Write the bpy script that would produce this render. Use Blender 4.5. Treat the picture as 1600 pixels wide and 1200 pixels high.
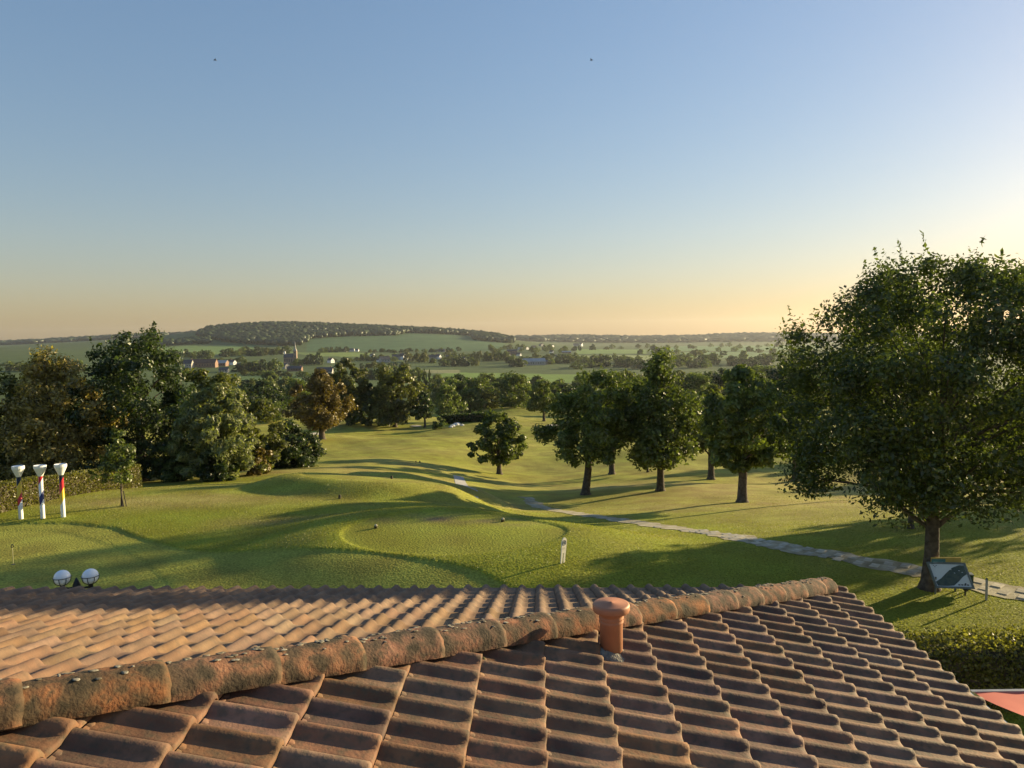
import bpy, bmesh, math, random
import numpy as np
from mathutils import Vector, Matrix

for o in list(bpy.data.objects):
    bpy.data.objects.remove(o)
scene = bpy.context.scene
COL = scene.collection
R = math.radians

# ------------------------------------------------------------------ camera
CAM_Z = 6.5
HAZE = 0.000042
FPX = 1137.5                      # focal length in photo pixels (1600 wide)
PITCH, ROLL = 0.0652, 0.0149
_f = np.array([0, math.cos(PITCH), -math.sin(PITCH)])
_r0 = np.array([1.0, 0, 0])
_u0 = np.cross(_r0, _f)
_c, _s = math.cos(ROLL), math.sin(ROLL)
_r = _r0 * _c - _u0 * _s
_u = _u0 * _c + _r0 * _s
cd = bpy.data.cameras.new('camera')
cd.sensor_width = 36.0
cd.lens = 36.0 * FPX / 1600.0
cd.clip_start = 0.05
cd.clip_end = 30000
cam = bpy.data.objects.new('camera', cd)
COL.objects.link(cam)
cam.matrix_world = Matrix(((_r[0], _u[0], -_f[0], 0), (_r[1], _u[1], -_f[1], 0),
                           (_r[2], _u[2], -_f[2], CAM_Z), (0, 0, 0, 1)))
scene.camera = cam

# ------------------------------------------------------------------ sky and sun
SUN_AZ, SUN_EL = R(58), R(10.6)      # azimuth measured from +Y towards +X
world = bpy.data.worlds.new('World')
scene.world = world
world.use_nodes = True
wn = world.node_tree.nodes
wl = world.node_tree.links
wn.clear()
sky = wn.new('ShaderNodeTexSky')
sky.sky_type = 'NISHITA'
sky.sun_disc = False
sky.sun_elevation = SUN_EL
sky.sun_rotation = SUN_AZ
sky.altitude = 100
sky.air_density = 1.5
sky.dust_density = 0.8
sky.ozone_density = 3.5
bg = wn.new('ShaderNodeBackground')
bg.inputs['Strength'].default_value = 0.108
wo = wn.new('ShaderNodeOutputWorld')
gam = wn.new('ShaderNodeGamma')            # softens the contrast of the whole dome evenly
gam.inputs['Gamma'].default_value = 0.682
wl.new(sky.outputs[0], gam.inputs['Color'])
tint = wn.new('ShaderNodeMixRGB'); tint.blend_type = 'MULTIPLY'; tint.inputs[0].default_value = 1.0
tint.inputs[2].default_value = (1.0, 0.955, 1.06, 1)
sat = wn.new('ShaderNodeHueSaturation'); sat.inputs['Saturation'].default_value = 1.18
wl.new(gam.outputs[0], tint.inputs[1]); wl.new(tint.outputs[0], sat.inputs['Color'])
wl.new(sat.outputs[0], bg.inputs[0])
wl.new(bg.outputs[0], wo.inputs[0])

sd = bpy.data.lights.new('sun', 'SUN')
sd.energy = 5.0
sd.angle = R(0.6)
sd.color = (1.0, 0.80, 0.45)
sun = bpy.data.objects.new('sun', sd)
COL.objects.link(sun)
sdir = Vector((math.sin(SUN_AZ) * math.cos(SUN_EL), math.cos(SUN_AZ) * math.cos(SUN_EL), math.sin(SUN_EL)))
sun.rotation_euler = sdir.to_track_quat('Z', 'Y').to_euler()
sun.location = (30, 25, 30)

scene.view_settings.view_transform = 'Standard'
scene.view_settings.look = 'None'
scene.view_settings.gamma = 1.0
scene.view_settings.exposure = 1.28
scene.view_settings.use_curve_mapping = False

# ------------------------------------------------------------------ helpers
def tag(o, label=None, cat=None, group=None, kind=None):
    if label: o['label'] = label
    if cat: o['category'] = cat
    if group: o['group'] = group
    if kind: o['kind'] = kind
    return o

def empty(name, loc=(0, 0, 0), rz=0.0):
    o = bpy.data.objects.new(name, None)
    o.empty_display_size = 0.2
    o.location = loc
    o.rotation_euler = (0, 0, rz)
    COL.objects.link(o)
    return o

def link(name, me, parent=None, loc=None, rz=None):
    o = bpy.data.objects.new(name, me)
    COL.objects.link(o)
    if parent is not None: o.parent = parent
    if loc is not None: o.location = loc
    if rz is not None: o.rotation_euler = (0, 0, rz)
    return o

def mesh_np(name, V, F, mat=None, smooth=False):
    """F: int array (n,3) or (n,4), or a list of several such arrays"""
    V = np.asarray(V, dtype=np.float32)
    Fs = [np.asarray(f, dtype=np.int32) for f in (F if isinstance(F, (list, tuple)) else [F])]
    Fs = [f for f in Fs if len(f)]
    me = bpy.data.meshes.new(name)
    me.vertices.add(len(V))
    me.vertices.foreach_set('co', V.ravel())
    nl = sum(f.size for f in Fs)
    npoly = sum(len(f) for f in Fs)
    me.loops.add(nl)
    me.loops.foreach_set('vertex_index', np.concatenate([f.ravel() for f in Fs]))
    me.polygons.add(npoly)
    tot = np.concatenate([np.full(len(f), f.shape[1], dtype=np.int32) for f in Fs])
    start = np.concatenate([[0], np.cumsum(tot)[:-1]]).astype(np.int32)
    me.polygons.foreach_set('loop_start', start)
    me.polygons.foreach_set('loop_total', tot)
    if smooth:
        me.polygons.foreach_set('use_smooth', np.ones(npoly, dtype=bool))
    me.update(calc_edges=True)
    me.validate()
    if mat: me.materials.append(mat)
    return me

class MB:
    """collects quads / tris of a few primitives into one mesh"""
    def __init__(self):
        self.V, self.F, self.n = [], [], 0
    def add(self, V, F):
        V = np.asarray(V, float)
        self.V.append(V)
        for f in F: self.F.append(tuple(int(i) + self.n for i in f))
        self.n += len(V)
        return self
    def box(self, x0, x1, y0, y1, z0, z1):
        v = [(x0,y0,z0),(x1,y0,z0),(x1,y1,z0),(x0,y1,z0),(x0,y0,z1),(x1,y0,z1),(x1,y1,z1),(x0,y1,z1)]
        return self.add(v, [(0,3,2,1),(4,5,6,7),(0,1,5,4),(1,2,6,5),(2,3,7,6),(3,0,4,7)])
    def prism(self, pts, axis_fn, d0, d1):
        """pts: 2D outline (ccw); axis_fn(u,v,d)->xyz"""
        n = len(pts)
        v = [axis_fn(u, w, d0) for u, w in pts] + [axis_fn(u, w, d1) for u, w in pts]
        f = [tuple(range(n))[::-1], tuple(range(n, 2*n))]
        f += [(i, (i+1) % n, n+(i+1) % n, n+i) for i in range(n)]
        return self.add(v, f)
    def lathe(self, prof, n=16, c=(0, 0, 0), caps=True):
        v = []; f = []
        for (r, z) in prof:
            for i in range(n):
                a = 2*math.pi*i/n
                v.append((c[0]+r*math.cos(a), c[1]+r*math.sin(a), c[2]+z))
        for k in range(len(prof)-1):
            for i in range(n):
                j = (i+1) % n
                f.append((k*n+i, k*n+j, (k+1)*n+j, (k+1)*n+i))
        if caps:
            f.append(tuple(range(n))[::-1]); f.append(tuple((len(prof)-1)*n+i for i in range(n)))
        return self.add(v, f)
    def tube(self, pts, radii, n=6, cap=True):
        V, F = tube(pts, radii, n, cap)
        return self.add(V, F)
    def mesh(self, name, mat=None, smooth=False):
        me = bpy.data.meshes.new(name)
        me.from_pydata([tuple(p) for p in np.concatenate(self.V)], [], self.F)
        if smooth:
            for p in me.polygons: p.use_smooth = True
        me.update()
        if mat: me.materials.append(mat)
        return me
    def build(self, name, mat, parent=None, loc=None, rz=None, smooth=False):
        return link(name, self.mesh(name, mat, smooth), parent, loc, rz)

def tube(pts, radii, n=6, cap=True):
    pts = [Vector(p) for p in pts]
    V, F = [], []
    ref = Vector((0.3, 0.9, 0.1)).normalized()
    for i, p in enumerate(pts):
        d = (pts[min(i+1, len(pts)-1)] - pts[max(i-1, 0)]).normalized()
        s = d.cross(ref)
        if s.length < 1e-3: s = d.cross(Vector((1, 0, 0)))
        s.normalize(); t = d.cross(s)
        for k in range(n):
            a = 2*math.pi*k/n
            V.append(tuple(p + (s*math.cos(a) + t*math.sin(a))*radii[i]))
    for i in range(len(pts)-1):
        for k in range(n):
            j = (k+1) % n
            F.append((i*n+k, (i+1)*n+k, (i+1)*n+j, i*n+j))
    if cap:
        F.append(tuple(range(n))); F.append(tuple((len(pts)-1)*n+k for k in range(n))[::-1])
    return V, F

# ------------------------------------------------------------------ materials
def new_mat(name):
    m = bpy.data.materials.new(name)
    m.use_nodes = True
    nt = m.node_tree
    return m, nt.nodes, nt.links, nt.nodes['Principled BSDF']

def rgb(c): return (c[0], c[1], c[2], 1.0)

def noise_mat(name, c1, c2, scale=5.0, rough=0.8, bump=0.0, bscale=None, detail=5.0, coord='Object', metal=0.0,
              rnd=0.0, lo=0.35, hi=0.65, bdist=0.02, spec=0.3):
    m, N, L, p = new_mat(name)
    tc = N.new('ShaderNodeTexCoord')
    nz = N.new('ShaderNodeTexNoise')
    nz.inputs['Scale'].default_value = scale
    nz.inputs['Detail'].default_value = detail
    L.new(tc.outputs[coord], nz.inputs['Vector'])
    cr = N.new('ShaderNodeValToRGB')
    cr.color_ramp.elements[0].position = lo
    cr.color_ramp.elements[1].position = hi
    cr.color_ramp.elements[0].color = rgb(c1)
    cr.color_ramp.elements[1].color = rgb(c2)
    L.new(nz.outputs['Fac'], cr.inputs['Fac'])
    out = cr.outputs['Color']
    if rnd > 0:
        oi = N.new('ShaderNodeObjectInfo')
        hsv = N.new('ShaderNodeHueSaturation')
        mr = N.new('ShaderNodeMapRange')
        mr.inputs['To Min'].default_value = 1 - rnd
        mr.inputs['To Max'].default_value = 1 + rnd
        L.new(oi.outputs['Random'], mr.inputs['Value'])
        L.new(mr.outputs['Result'], hsv.inputs['Value'])
        L.new(out, hsv.inputs['Color'])
        out = hsv.outputs['Color']
    L.new(out, p.inputs['Base Color'])
    p.inputs['Roughness'].default_value = rough
    p.inputs['Metallic'].default_value = metal
    p.inputs['Specular IOR Level'].default_value = spec
    if bump > 0:
        b = N.new('ShaderNodeBump')
        b.inputs['Strength'].default_value = bump
        b.inputs['Distance'].default_value = bdist
        n2 = N.new('ShaderNodeTexNoise')
        n2.inputs['Scale'].default_value = bscale or scale*4
        n2.inputs['Detail'].default_value = 6
        L.new(tc.outputs[coord], n2.inputs['Vector'])
        L.new(n2.outputs['Fac'], b.inputs['Height'])
        L.new(b.outputs['Normal'], p.inputs['Normal'])
    return m

def leaf_mat(name, col, var=0.45, trans=0.42, warm=(1.12, 1.05, 0.75)):
    """leaf: diffuse + translucent, colour varies leaf by leaf and in patches through the crown"""
    m, N, L, p = new_mat(name)
    N.remove(p)
    out = [n for n in N if n.type == 'OUTPUT_MATERIAL'][0]
    g = N.new('ShaderNodeNewGeometry')
    tc = N.new('ShaderNodeTexCoord')
    nz = N.new('ShaderNodeTexNoise'); nz.inputs['Scale'].default_value = 0.9; nz.inputs['Detail'].default_value = 3
    L.new(tc.outputs['Object'], nz.inputs['Vector'])
    mixv = N.new('ShaderNodeMath'); mixv.operation = 'ADD'
    L.new(g.outputs['Random Per Island'], mixv.inputs[0]); L.new(nz.outputs['Fac'], mixv.inputs[1])
    cr = N.new('ShaderNodeValToRGB')
    cr.color_ramp.elements[0].position = 0.35
    cr.color_ramp.elements[1].position = 1.25 if False else 1.0
    mh = N.new('ShaderNodeMath'); mh.operation = 'MULTIPLY'; mh.inputs[1].default_value = 0.62
    L.new(mixv.outputs[0], mh.inputs[0]); L.new(mh.outputs[0], cr.inputs['Fac'])
    c0 = tuple(x*(1-var) for x in col)
    c1 = tuple(min(1, x*(1+var)*w) for x, w in zip(col, warm))
    cr.color_ramp.elements[0].color = rgb(c0); cr.color_ramp.elements[1].color = rgb(c1)
    oi = N.new('ShaderNodeObjectInfo')
    hsv = N.new('ShaderNodeHueSaturation')
    mr = N.new('ShaderNodeMapRange'); mr.inputs['To Min'].default_value = 0.82; mr.inputs['To Max'].default_value = 1.18
    L.new(oi.outputs['Random'], mr.inputs['Value']); L.new(mr.outputs['Result'], hsv.inputs['Value'])
    L.new(cr.outputs['Color'], hsv.inputs['Color'])
    d = N.new('ShaderNodeBsdfDiffuse'); t = N.new('ShaderNodeBsdfTranslucent')
    mx = N.new('ShaderNodeMixShader'); mx.inputs[0].default_value = trans
    hv2 = N.new('ShaderNodeMixRGB'); hv2.blend_type = 'MULTIPLY'; hv2.inputs[0].default_value = 1.0
    hv2.inputs[2].default_value = (1.3, 1.4, 0.6, 1)
    L.new(hsv.outputs[0], hv2.inputs[1])
    L.new(hsv.outputs[0], d.inputs[0]); L.new(hv2.outputs[0], t.inputs[0])
    L.new(d.outputs[0], mx.inputs[1]); L.new(t.outputs[0], mx.inputs[2])
    gl = N.new('ShaderNodeBsdfGlossy'); gl.inputs['Roughness'].default_value = 0.45
    gl.inputs[0].default_value = (0.8, 0.8, 0.8, 1)
    mx2 = N.new('ShaderNodeMixShader'); mx2.inputs[0].default_value = 0.04
    L.new(mx.outputs[0], mx2.inputs[1]); L.new(gl.outputs[0], mx2.inputs[2])
    L.new(mx2.outputs[0], out.inputs['Surface'])
    return m

M = {}
M['bark'] = noise_mat('bark', (0.055, 0.043, 0.032), (0.13, 0.105, 0.08), 6, 0.95, 0.9, 18, bdist=0.04)
M['leaf_dark'] = leaf_mat('leaf_dark', (0.042, 0.066, 0.020))
M['leaf_oak'] = leaf_mat('leaf_oak', (0.062, 0.084, 0.022))
M['leaf_mid'] = leaf_mat('leaf_mid', (0.112, 0.148, 0.038))
M['leaf_olive'] = leaf_mat('leaf_olive', (0.108, 0.122, 0.034))
M['leaf_willow'] = leaf_mat('leaf_willow', (0.170, 0.195, 0.090))
M['leaf_brown'] = leaf_mat('leaf_brown', (0.240, 0.200, 0.075))  # golden tint of a window reflection put into the leaf colour
M['leaf_rust'] = leaf_mat('leaf_rust', (0.130, 0.100, 0.030), warm=(1.2, 1.1, 0.7))
M['leaf_hedge'] = leaf_mat('leaf_hedge', (0.150, 0.150, 0.036), trans=.5)
M['white'] = noise_mat('white_paint', (0.72, 0.72, 0.70), (0.82, 0.82, 0.80), 3, 0.45)
M['wood'] = noise_mat('stake_wood', (0.16, 0.11, 0.07), (0.26, 0.19, 0.12), 8, 0.9)

# ------------------------------------------------------------------ terrain
def zpy(Y, py, px=800):
    return CAM_Z - (py - 526 + 0.0149*(px - 800))/FPX*Y

_cols = [-800, 0, 200, 320, 400, 500, 600, 700, 760, 820, 900, 1000, 1200, 1400, 1600, 2400]
_tab = {
 8:   [0]*16, 16: [0]*16, 22: [0]*16,
 25:  [0, 0, 0, 0, 0, 0, 0, 0, -.05, -.25, -.40, -.45, -.40, -.25, -.15, -.1],
 28:  [0, 0, 0, 0, 0, 0, 0, -.05, -.3, -.85, -1.05, -1.1, -1.0, -.8, -.6, -.5],
 32:  [-.25, -.25, -.25, -.25, -.25, -.3, -.4, -.6, -1.1, -1.6, -1.75, -1.75, -1.65, -1.4, -1.1, -1.0],
 36:  [-.6, -.7, -.7, -.7, -.7, -.8, -.9, -1.2, -1.8, -2.25, -2.4, -2.4, -2.3, -2.0, -1.7, -1.6],
 42:  [-1.3, -1.4, -1.4, -1.4, -1.4, -1.5, -1.7, -2.1, -2.7, -3.1, -3.25, -3.25, -3.2, -2.9, -2.6, -2.6],
 50:  [-2.4, -2.5, -2.5, -2.5, -2.5, -2.6, -2.9, -3.5, -4.0, -4.3, -4.4, -4.4, -4.35, -4.1, -3.8, -3.8],
 60:  [-3.4, -3.5, -3.5, -3.4, -3.4, -3.5, -3.8, -4.5, -5.1, -5.5, -5.55, -5.5, -5.5, -5.2, -5.0, -5.0],
 70:  [-4.6]*5 + [-4.7, -5.0, -5.6, -6.1, -6.4, -6.4, -6.4, -6.4, -6.0, -5.5, -5.5],
 85:  [-6.0]*6 + [-6.2, -6.8, -7.2, -7.5, -7.6, -7.6, -7.6, -7.4, -7.2, -7.0],
 100: [-7.1]*6 + [-7.3, -7.8, -8.1, -8.3, -8.4, -8.6, -8.8, -8.8, -8.6, -8.6],
 130: [-9.4]*8 + [-9.6, -9.6, -9.6, -9.8, -10.2, -10.6, -10.6, -10.6],
 150: [-11.0]*16, 200: [-14.5]*16, 300: [-20]*16, 400: [-24.5]*16,
}
_pyt = {500: 606, 600: 599, 700: 592, 800: 586, 900: 580, 1000: 574, 1200: 564, 1400: 556, 1700: 548}
for Y, p in _pyt.items(): _tab[Y] = [zpy(Y, p, min(max(c, 0), 1600)) for c in _cols]
def _row(Y, ps): _tab[Y] = [zpy(Y, p, c) for p, c in zip(ps, _cols)]
_row(2000, [552, 548, 543, 540, 540, 537, 537, 537, 538, 542, 546, 547, 545, 545, 545, 545])
_row(2300, [550, 545, 536, 527, 523, 524, 526, 527, 530, 538, 543, 544, 542, 542, 542, 542])
_row(2700, [548, 543, 530, 515, 506, 508, 513, 517, 522, 534, 541, 541, 539, 539, 539, 539])
_row(3200, [548, 543, 532, 522, 517, 517, 522, 527, 530, 536, 540, 540, 538, 538, 538, 538])
_row(4500, [536, 538, 526, 524, 526, 527, 528, 530, 531, 530, 526, 530, 523, 526, 521, 524])
_row(7000, [538]*16); _row(12000, [536]*16)
_ys = np.array(sorted(_tab)); _ly = np.log(_ys)
_gx = np.linspace(-800, 2400, 321); _gy = np.linspace(_ly[0], _ly[-1], 300)
_T = np.array([np.interp(_gx, _cols, _tab[y]) for y in _ys])
_G = np.array([np.interp(_gy, _ly, _T[:, j]) for j in range(len(_gx))]).T      # (ny, nx)
def _blur(A, k, axis):
    w = np.exp(-0.5*(np.arange(-3*k, 3*k+1)/k)**2); w /= w.sum()
    P = np.pad(A, [(3*k, 3*k) if a == axis else (0, 0) for a in (0, 1)], mode='edge')
    return sum(w[i]*np.take(P, range(i, i+A.shape[axis]), axis=axis) for i in range(len(w)))
_G = _blur(_blur(_G, 2, 0), 4, 1)

def sstep(a, b, x):
    t = np.clip((x-a)/(b-a), 0, 1); return t*t*(3-2*t)

# raised tees: centre, half axes, height
TEES = [(-1.85, 22.4, 3.5, 2.75, 0.52), (-6.75, 34.4, 3.3, 2.35, 0.60), (-5.2, 40.2, 3.0, 1.7, 0.75)]
def tee_d(i, x, y):
    cx, cy, rx, ry, h = TEES[i]
    return np.sqrt(((x-cx)/rx)**2 + ((y-cy)/ry)**2)

_wrng = np.random.RandomState(5)
_waves = [(_wrng.uniform(0, 6.28), _wrng.uniform(0, 6.28), l, a) for l, a in
          [(60, .30), (38, .26), (24, .20), (15, .10), (9, .03), (6, .014), (3.2, .006)]]
def undul(x, y):
    s = 0
    for th, ph, l, a in _waves:
        s = s + a*np.sin((x*math.cos(th) + y*math.sin(th))*6.283/l + ph)
    return s

# closely mown putting green, edge line in world metres (from the lower left of the picture)
GREEN = [(-34, 26.4), (-18.3, 26.0), (-16, 25.9), (-14, 25.1), (-12.6, 23.9), (-10.7, 22.5), (-8.8, 21.7), (-6.4, 20.8), (-3.7, 19.9),
         (-1.0, 18.6), (1.2, 16.5), (1.5, 12.0), (0.5, 9.5), (-34, 9.5)]
COLLAR = [(-34, 24.7), (-17.5, 25.1), (-15.9, 24.9), (-14.3, 23.9), (-12.7, 22.8), (-11.0, 21.2), (-9.0, 18.8), (-7.5, 15.5), (-34, 15.5)]
def in_poly(x, y, P):
    x = np.asarray(x); y = np.asarray(y)
    c = np.zeros(x.shape, bool); n = len(P)
    for i in range(n):
        x0, y0 = P[i]; x1, y1 = P[(i+1) % n]
        cond = ((y0 > y) != (y1 > y))
        with np.errstate(divide='ignore', invalid='ignore'):
            xi = (x1-x0)*(y-y0)/(y1-y0+1e-12)+x0
        c ^= cond & (x < xi)
    return c
def poly_dist(x, y, P, closed=True):
    d = np.full(np.shape(x), 1e9); n = len(P)
    for i in range(n if closed else n-1):
        x0, y0 = P[i]; x1, y1 = P[(i+1) % n]
        vx, vy = x1-x0, y1-y0
        t = np.clip(((x-x0)*vx+(y-y0)*vy)/(vx*vx+vy*vy), 0, 1)
        d = np.minimum(d, np.hypot(x-(x0+t*vx), y-(y0+t*vy)))
    return d

def gz(x, y, fine=True):
    x = np.asarray(x, float); y = np.asarray(y, float)
    yy = np.clip(y, 8, 12000)
    px = np.clip(800 + FPX*x/np.maximum(yy, 8), -800, 2400)
    fx = (px-_gx[0])/(_gx[1]-_gx[0]); fy = (np.log(yy)-_gy[0])/(_gy[1]-_gy[0])
    ix = np.clip(fx.astype(int), 0, len(_gx)-2); iy = np.clip(fy.astype(int), 0, len(_gy)-2)
    tx = np.clip(fx-ix, 0, 1); ty = np.clip(fy-iy, 0, 1)
    z = (_G[iy, ix]*(1-tx)+_G[iy, ix+1]*tx)*(1-ty) + (_G[iy+1, ix]*(1-tx)+_G[iy+1, ix+1]*tx)*ty
    amp = sstep(24, 45, y)*1.0 + 0.12*sstep(9, 16, y)
    amp = amp*(1+0.5*sstep(100, 160, y))*(1-sstep(220, 420, y))
    z = z + undul(x, y)*amp
    for i, (cx, cy, rx, ry, h) in enumerate(TEES):
        d = tee_d(i, x, y)
        k = 1-sstep(1.05, 2.3 if i == 0 else 2.0, d)
        z = z + h*k
        if fine: z = z - 0.045*(1-sstep(0.985, 1.015, d))
    if fine:
        g = in_poly(x, y, GREEN)
        z = z - 0.045*g - 0.018*in_poly(x, y, COLLAR)
    return z

def ray(px, py):
    d = _f + _r*(px-800)/FPX - _u*(py-600)/FPX
    return d/d[1]
def at_depth(px, py, Y):
    d = ray(px, py)*Y
    return Vector((d[0], d[1], d[2]+CAM_Z))
_YS = np.exp(np.linspace(math.log(9), math.log(9000), 6000))
def ground_at(px, py):
    d = ray(px, py)
    z = CAM_Z + d[2]*_YS
    below = z < gz(d[0]*_YS, _YS, False)
    i = int(np.argmax(below))
    Y = _YS[i]
    return Vector((d[0]*Y, Y, float(gz(d[0]*Y, Y, False))))
def spot(px, Y):
    """point of the ground at depth Y in the picture column px"""
    py = 700.0
    for _ in range(8):
        d = ray(px, py); x = d[0]*Y
        z = float(gz(x, Y, False))
        py = 600 - FPX*float(np.dot(np.array([x, Y, z-CAM_Z]), _u))/float(np.dot(np.array([x, Y, z-CAM_Z]), _f))
    return Vector((x, Y, z)), py

def terrain_mesh():
    az = np.concatenate([np.radians(np.arange(-180, -48, 6.0)), np.radians(np.arange(-48, 48.01, 0.2)), np.radians(np.arange(54, 180, 6.0))])
    rad = np.concatenate([[0.5, 2, 4, 6], np.exp(np.arange(math.log(8), math.log(62), 0.0062)),
                          np.exp(np.arange(math.log(62), math.log(14000), 0.019))])
    A, Rr = np.meshgrid(az, rad)
    X = Rr*np.sin(A); Y = Rr*np.cos(A)
    Z = gz(X, Y)
    nr, na = X.shape
    V = np.stack([X.ravel(), Y.ravel(), Z.ravel()], 1)
    idx = np.arange(nr*na).reshape(nr, na)
    nxt = np.roll(idx, -1, axis=1)
    F = np.stack([idx[:-1].ravel(), idx[1:].ravel(), nxt[1:].ravel(), nxt[:-1].ravel()], 1)
    # winding: upwards
    F = F[:, ::-1]
    return V, F

PATCH = []      # worn, dry or differently sown patches: (polygon or ellipse, colour, softness)
def ell(cx, cy, rx, ry): return ('e', cx, cy, rx, ry)
def fieldpoly(pts): return [(ray(px, 600)[0]*Y, Y) for px, Y in pts]

def ground_colours(V):
    x, y = V[:, 0], V[:, 1]
    n = len(x)
    rs = np.random.RandomState(3)
    def wn_(l, seed):
        r = np.random.RandomState(seed); s = 0
        for k in range(6):
            th = r.uniform(0, 6.28); ph = r.uniform(0, 6.28); ll = l*r.uniform(.6, 1.6)
            s = s + np.sin((x*math.cos(th)+y*math.sin(th))*6.283/ll+ph)
        return s/6
    rough = np.array([0.225, 0.240, 0.026]); dry = np.array([0.370, 0.290, 0.105])
    fair = np.array([0.245, 0.245, 0.036]); green = np.array([0.268, 0.268, 0.048])
    soil = np.array([0.140, 0.105, 0.062])
    C = np.tile(rough, (n, 1))
    def blend(w, c):
        nonlocal C
        w = np.clip(w, 0, 1)[:, None]; C = C*(1-w) + np.asarray(c)*w
    # dry fairway grass beyond the tees
    far = sstep(27, 40, y)
    blend(far*(0.42+0.5*wn_(14, 1)), dry)
    blend(sstep(48, 70, y)*0.55, fair)
    blend(0.25*np.clip(wn_(3.5, 9), 0, 1)*(y < 60), dry)
    # dry strip by the hedge and round the posts
    dd = sstep(0, 1, 1-np.hypot((x+14)/9.0, (y-29.5)/2.6)); blend(dd*(0.75+.4*wn_(4, 4)), dry*1.02)
    dd = sstep(0, 1, 1-np.hypot((x+8.0)/3.8, (y-25.6)/1.3)); blend(dd*(.7+.4*wn_(2, 5)), dry*0.72)
    # right-hand lawn, paler
    dd = sstep(6, 14, x)*sstep(18, 30, y)*(1-sstep(50, 70, y)); blend(dd*(0.35+.5*wn_(7, 6)), dry*0.95)
    g = in_poly(x, y, GREEN)
    C[g] = green*(1+0.05*wn_(5, 7)[g])[:, None]
    gi = in_poly(x, y, COLLAR); C[gi] *= np.array([1.07, 1.06, 1.10])
    for i in range(3):
        d = tee_d(i, x, y)
        w = 1-sstep(0.985, 1.01, d)
        blend(w*0.4, fair*1.0)
        cx, cy, rx, ry, h = TEES[i]
        band = np.exp(-(((y-cy)/ry-0.55)/0.25)**2)*np.clip(1-np.abs((x-cx)/rx)**3, 0, 1)
        blend(w*band*np.clip(.35+.9*wn_(1.6, 11+i), 0, 1), soil*1.2)
    # mowing stripes on the fairway and the putting green
    st = np.sign(np.sin((x*.93+y*.37)*6.283/5.2))
    C = C*(1+.055*(sstep(44, 60, y)*(1-sstep(150, 190, y))*st))[:, None]
    st = np.sign(np.sin((x*.62-y*.78)*6.283/1.9)); C[g] *= (1+.03*st[g])[:, None]
    # fields beyond the valley
    blend(sstep(170, 260, y), (0.074, 0.104, 0.033))
    blend(sstep(400, 520, y)*(0.5+.4*wn_(160, 21)), (0.088, 0.125, 0.040))
    FI = [([(640, 640), (930, 600), (930, 800), (700, 860)], (0.151, 0.230, 0.046)),
          ([(640, 560), (930, 545), (930, 598), (640, 636)], (0.098, 0.122, 0.057)),
          ([(600, 860), (720, 840), (720, 930), (600, 930)], (0.245, 0.243, 0.112)),
          ([(240, 1480), (390, 1480), (400, 1950), (240, 1950)], (0.146, 0.219, 0.062)),
          ([(500, 1380), (580, 1330), (580, 1560), (440, 1600)], (0.185, 0.243, 0.062)),
          ([(480, 1650), (790, 1650), (790, 2500), (480, 2350)], (0.074, 0.134, 0.052)),
          ([(380, 640), (500, 640), (500, 800), (360, 800)], (0.084, 0.140, 0.046)),
          ([(900, 1500), (1010, 1500), (1010, 2000), (900, 2000)], (0.166, 0.243, 0.067)),
          ([(1010, 1700), (1280, 1700), (1280, 2600), (1060, 2600)], (0.117, 0.200, 0.073)),
          ([(950, 1200), (1100, 1200), (1100, 1450), (900, 1400)], (0.255, 0.291, 0.112)),
          ([(1060, 1300), (1260, 1350), (1260, 1650), (1060, 1600)], (0.146, 0.225, 0.087))]
    for P, c in FI:
        m = in_poly(x, y, fieldpoly(P)); C[m] = np.array(c)
    return C

def ground_material():
    m, N, L, p = new_mat('grass_ground')
    at = N.new('ShaderNodeAttribute'); at.attribute_name = 'turf'
    tc = N.new('ShaderNodeTexCoord')
    def nz(s, d=4, w=None):
        n = N.new('ShaderNodeTexNoise'); n.inputs['Scale'].default_value = s; n.inputs['Detail'].default_value = d
        L.new(tc.outputs['Object'], n.inputs['Vector']); return n
    n1 = nz(0.55, 6); n2 = nz(16.0, 9); n3 = nz(0.02, 5)
    def ramp(n, lo, hi, a, b):
        r = N.new('ShaderNodeMapRange'); r.inputs['From Min'].default_value = lo; r.inputs['From Max'].default_value = hi
        r.inputs['To Min'].default_value = a; r.inputs['To Max'].default_value = b
        L.new(n.outputs['Fac'], r.inputs['Value']); return r.outputs['Result']
    def mul(a, b):
        k = N.new('ShaderNodeMath'); k.operation = 'MULTIPLY'; L.new(a, k.inputs[0]); L.new(b, k.inputs[1]); return k.outputs[0]
    v = mul(mul(ramp(n1, .3, .7, .8, 1.2), ramp(n2, .3, .7, .62, 1.38)), ramp(n3, .35, .65, .88, 1.12))
    h = N.new('ShaderNodeHueSaturation'); L.new(at.outputs['Color'], h.inputs['Color']); L.new(v, h.inputs['Value'])
    L.new(ramp(n1, .3, .7, .485, .512), h.inputs['Hue'])
    L.new(h.outputs[0], p.inputs['Base Color'])
    p.inputs['Roughness'].default_value = 0.9
    p.inputs['Specular IOR Level'].default_value = 0.1
    b = N.new('ShaderNodeBump'); b.inputs['Strength'].default_value = 0.55; b.inputs['Distance'].default_value = 0.05
    L.new(n2.outputs['Fac'], b.inputs['Height']); L.new(b.outputs[0], p.inputs['Normal'])
    return m

V, F = terrain_mesh()
gm = mesh_np('ground', V, F, ground_material(), smooth=True)
_c4 = np.ones((len(V), 4), np.float32); _c4[:, :3] = ground_colours(V)
ca = gm.color_attributes.new('turf', 'FLOAT_COLOR', 'POINT')
ca.data.foreach_set('color', _c4.ravel())
ground = link('ground', gm)
tag(ground, 'rolling mown golf course grass falling away to a wide green valley', kind='structure')

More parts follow.
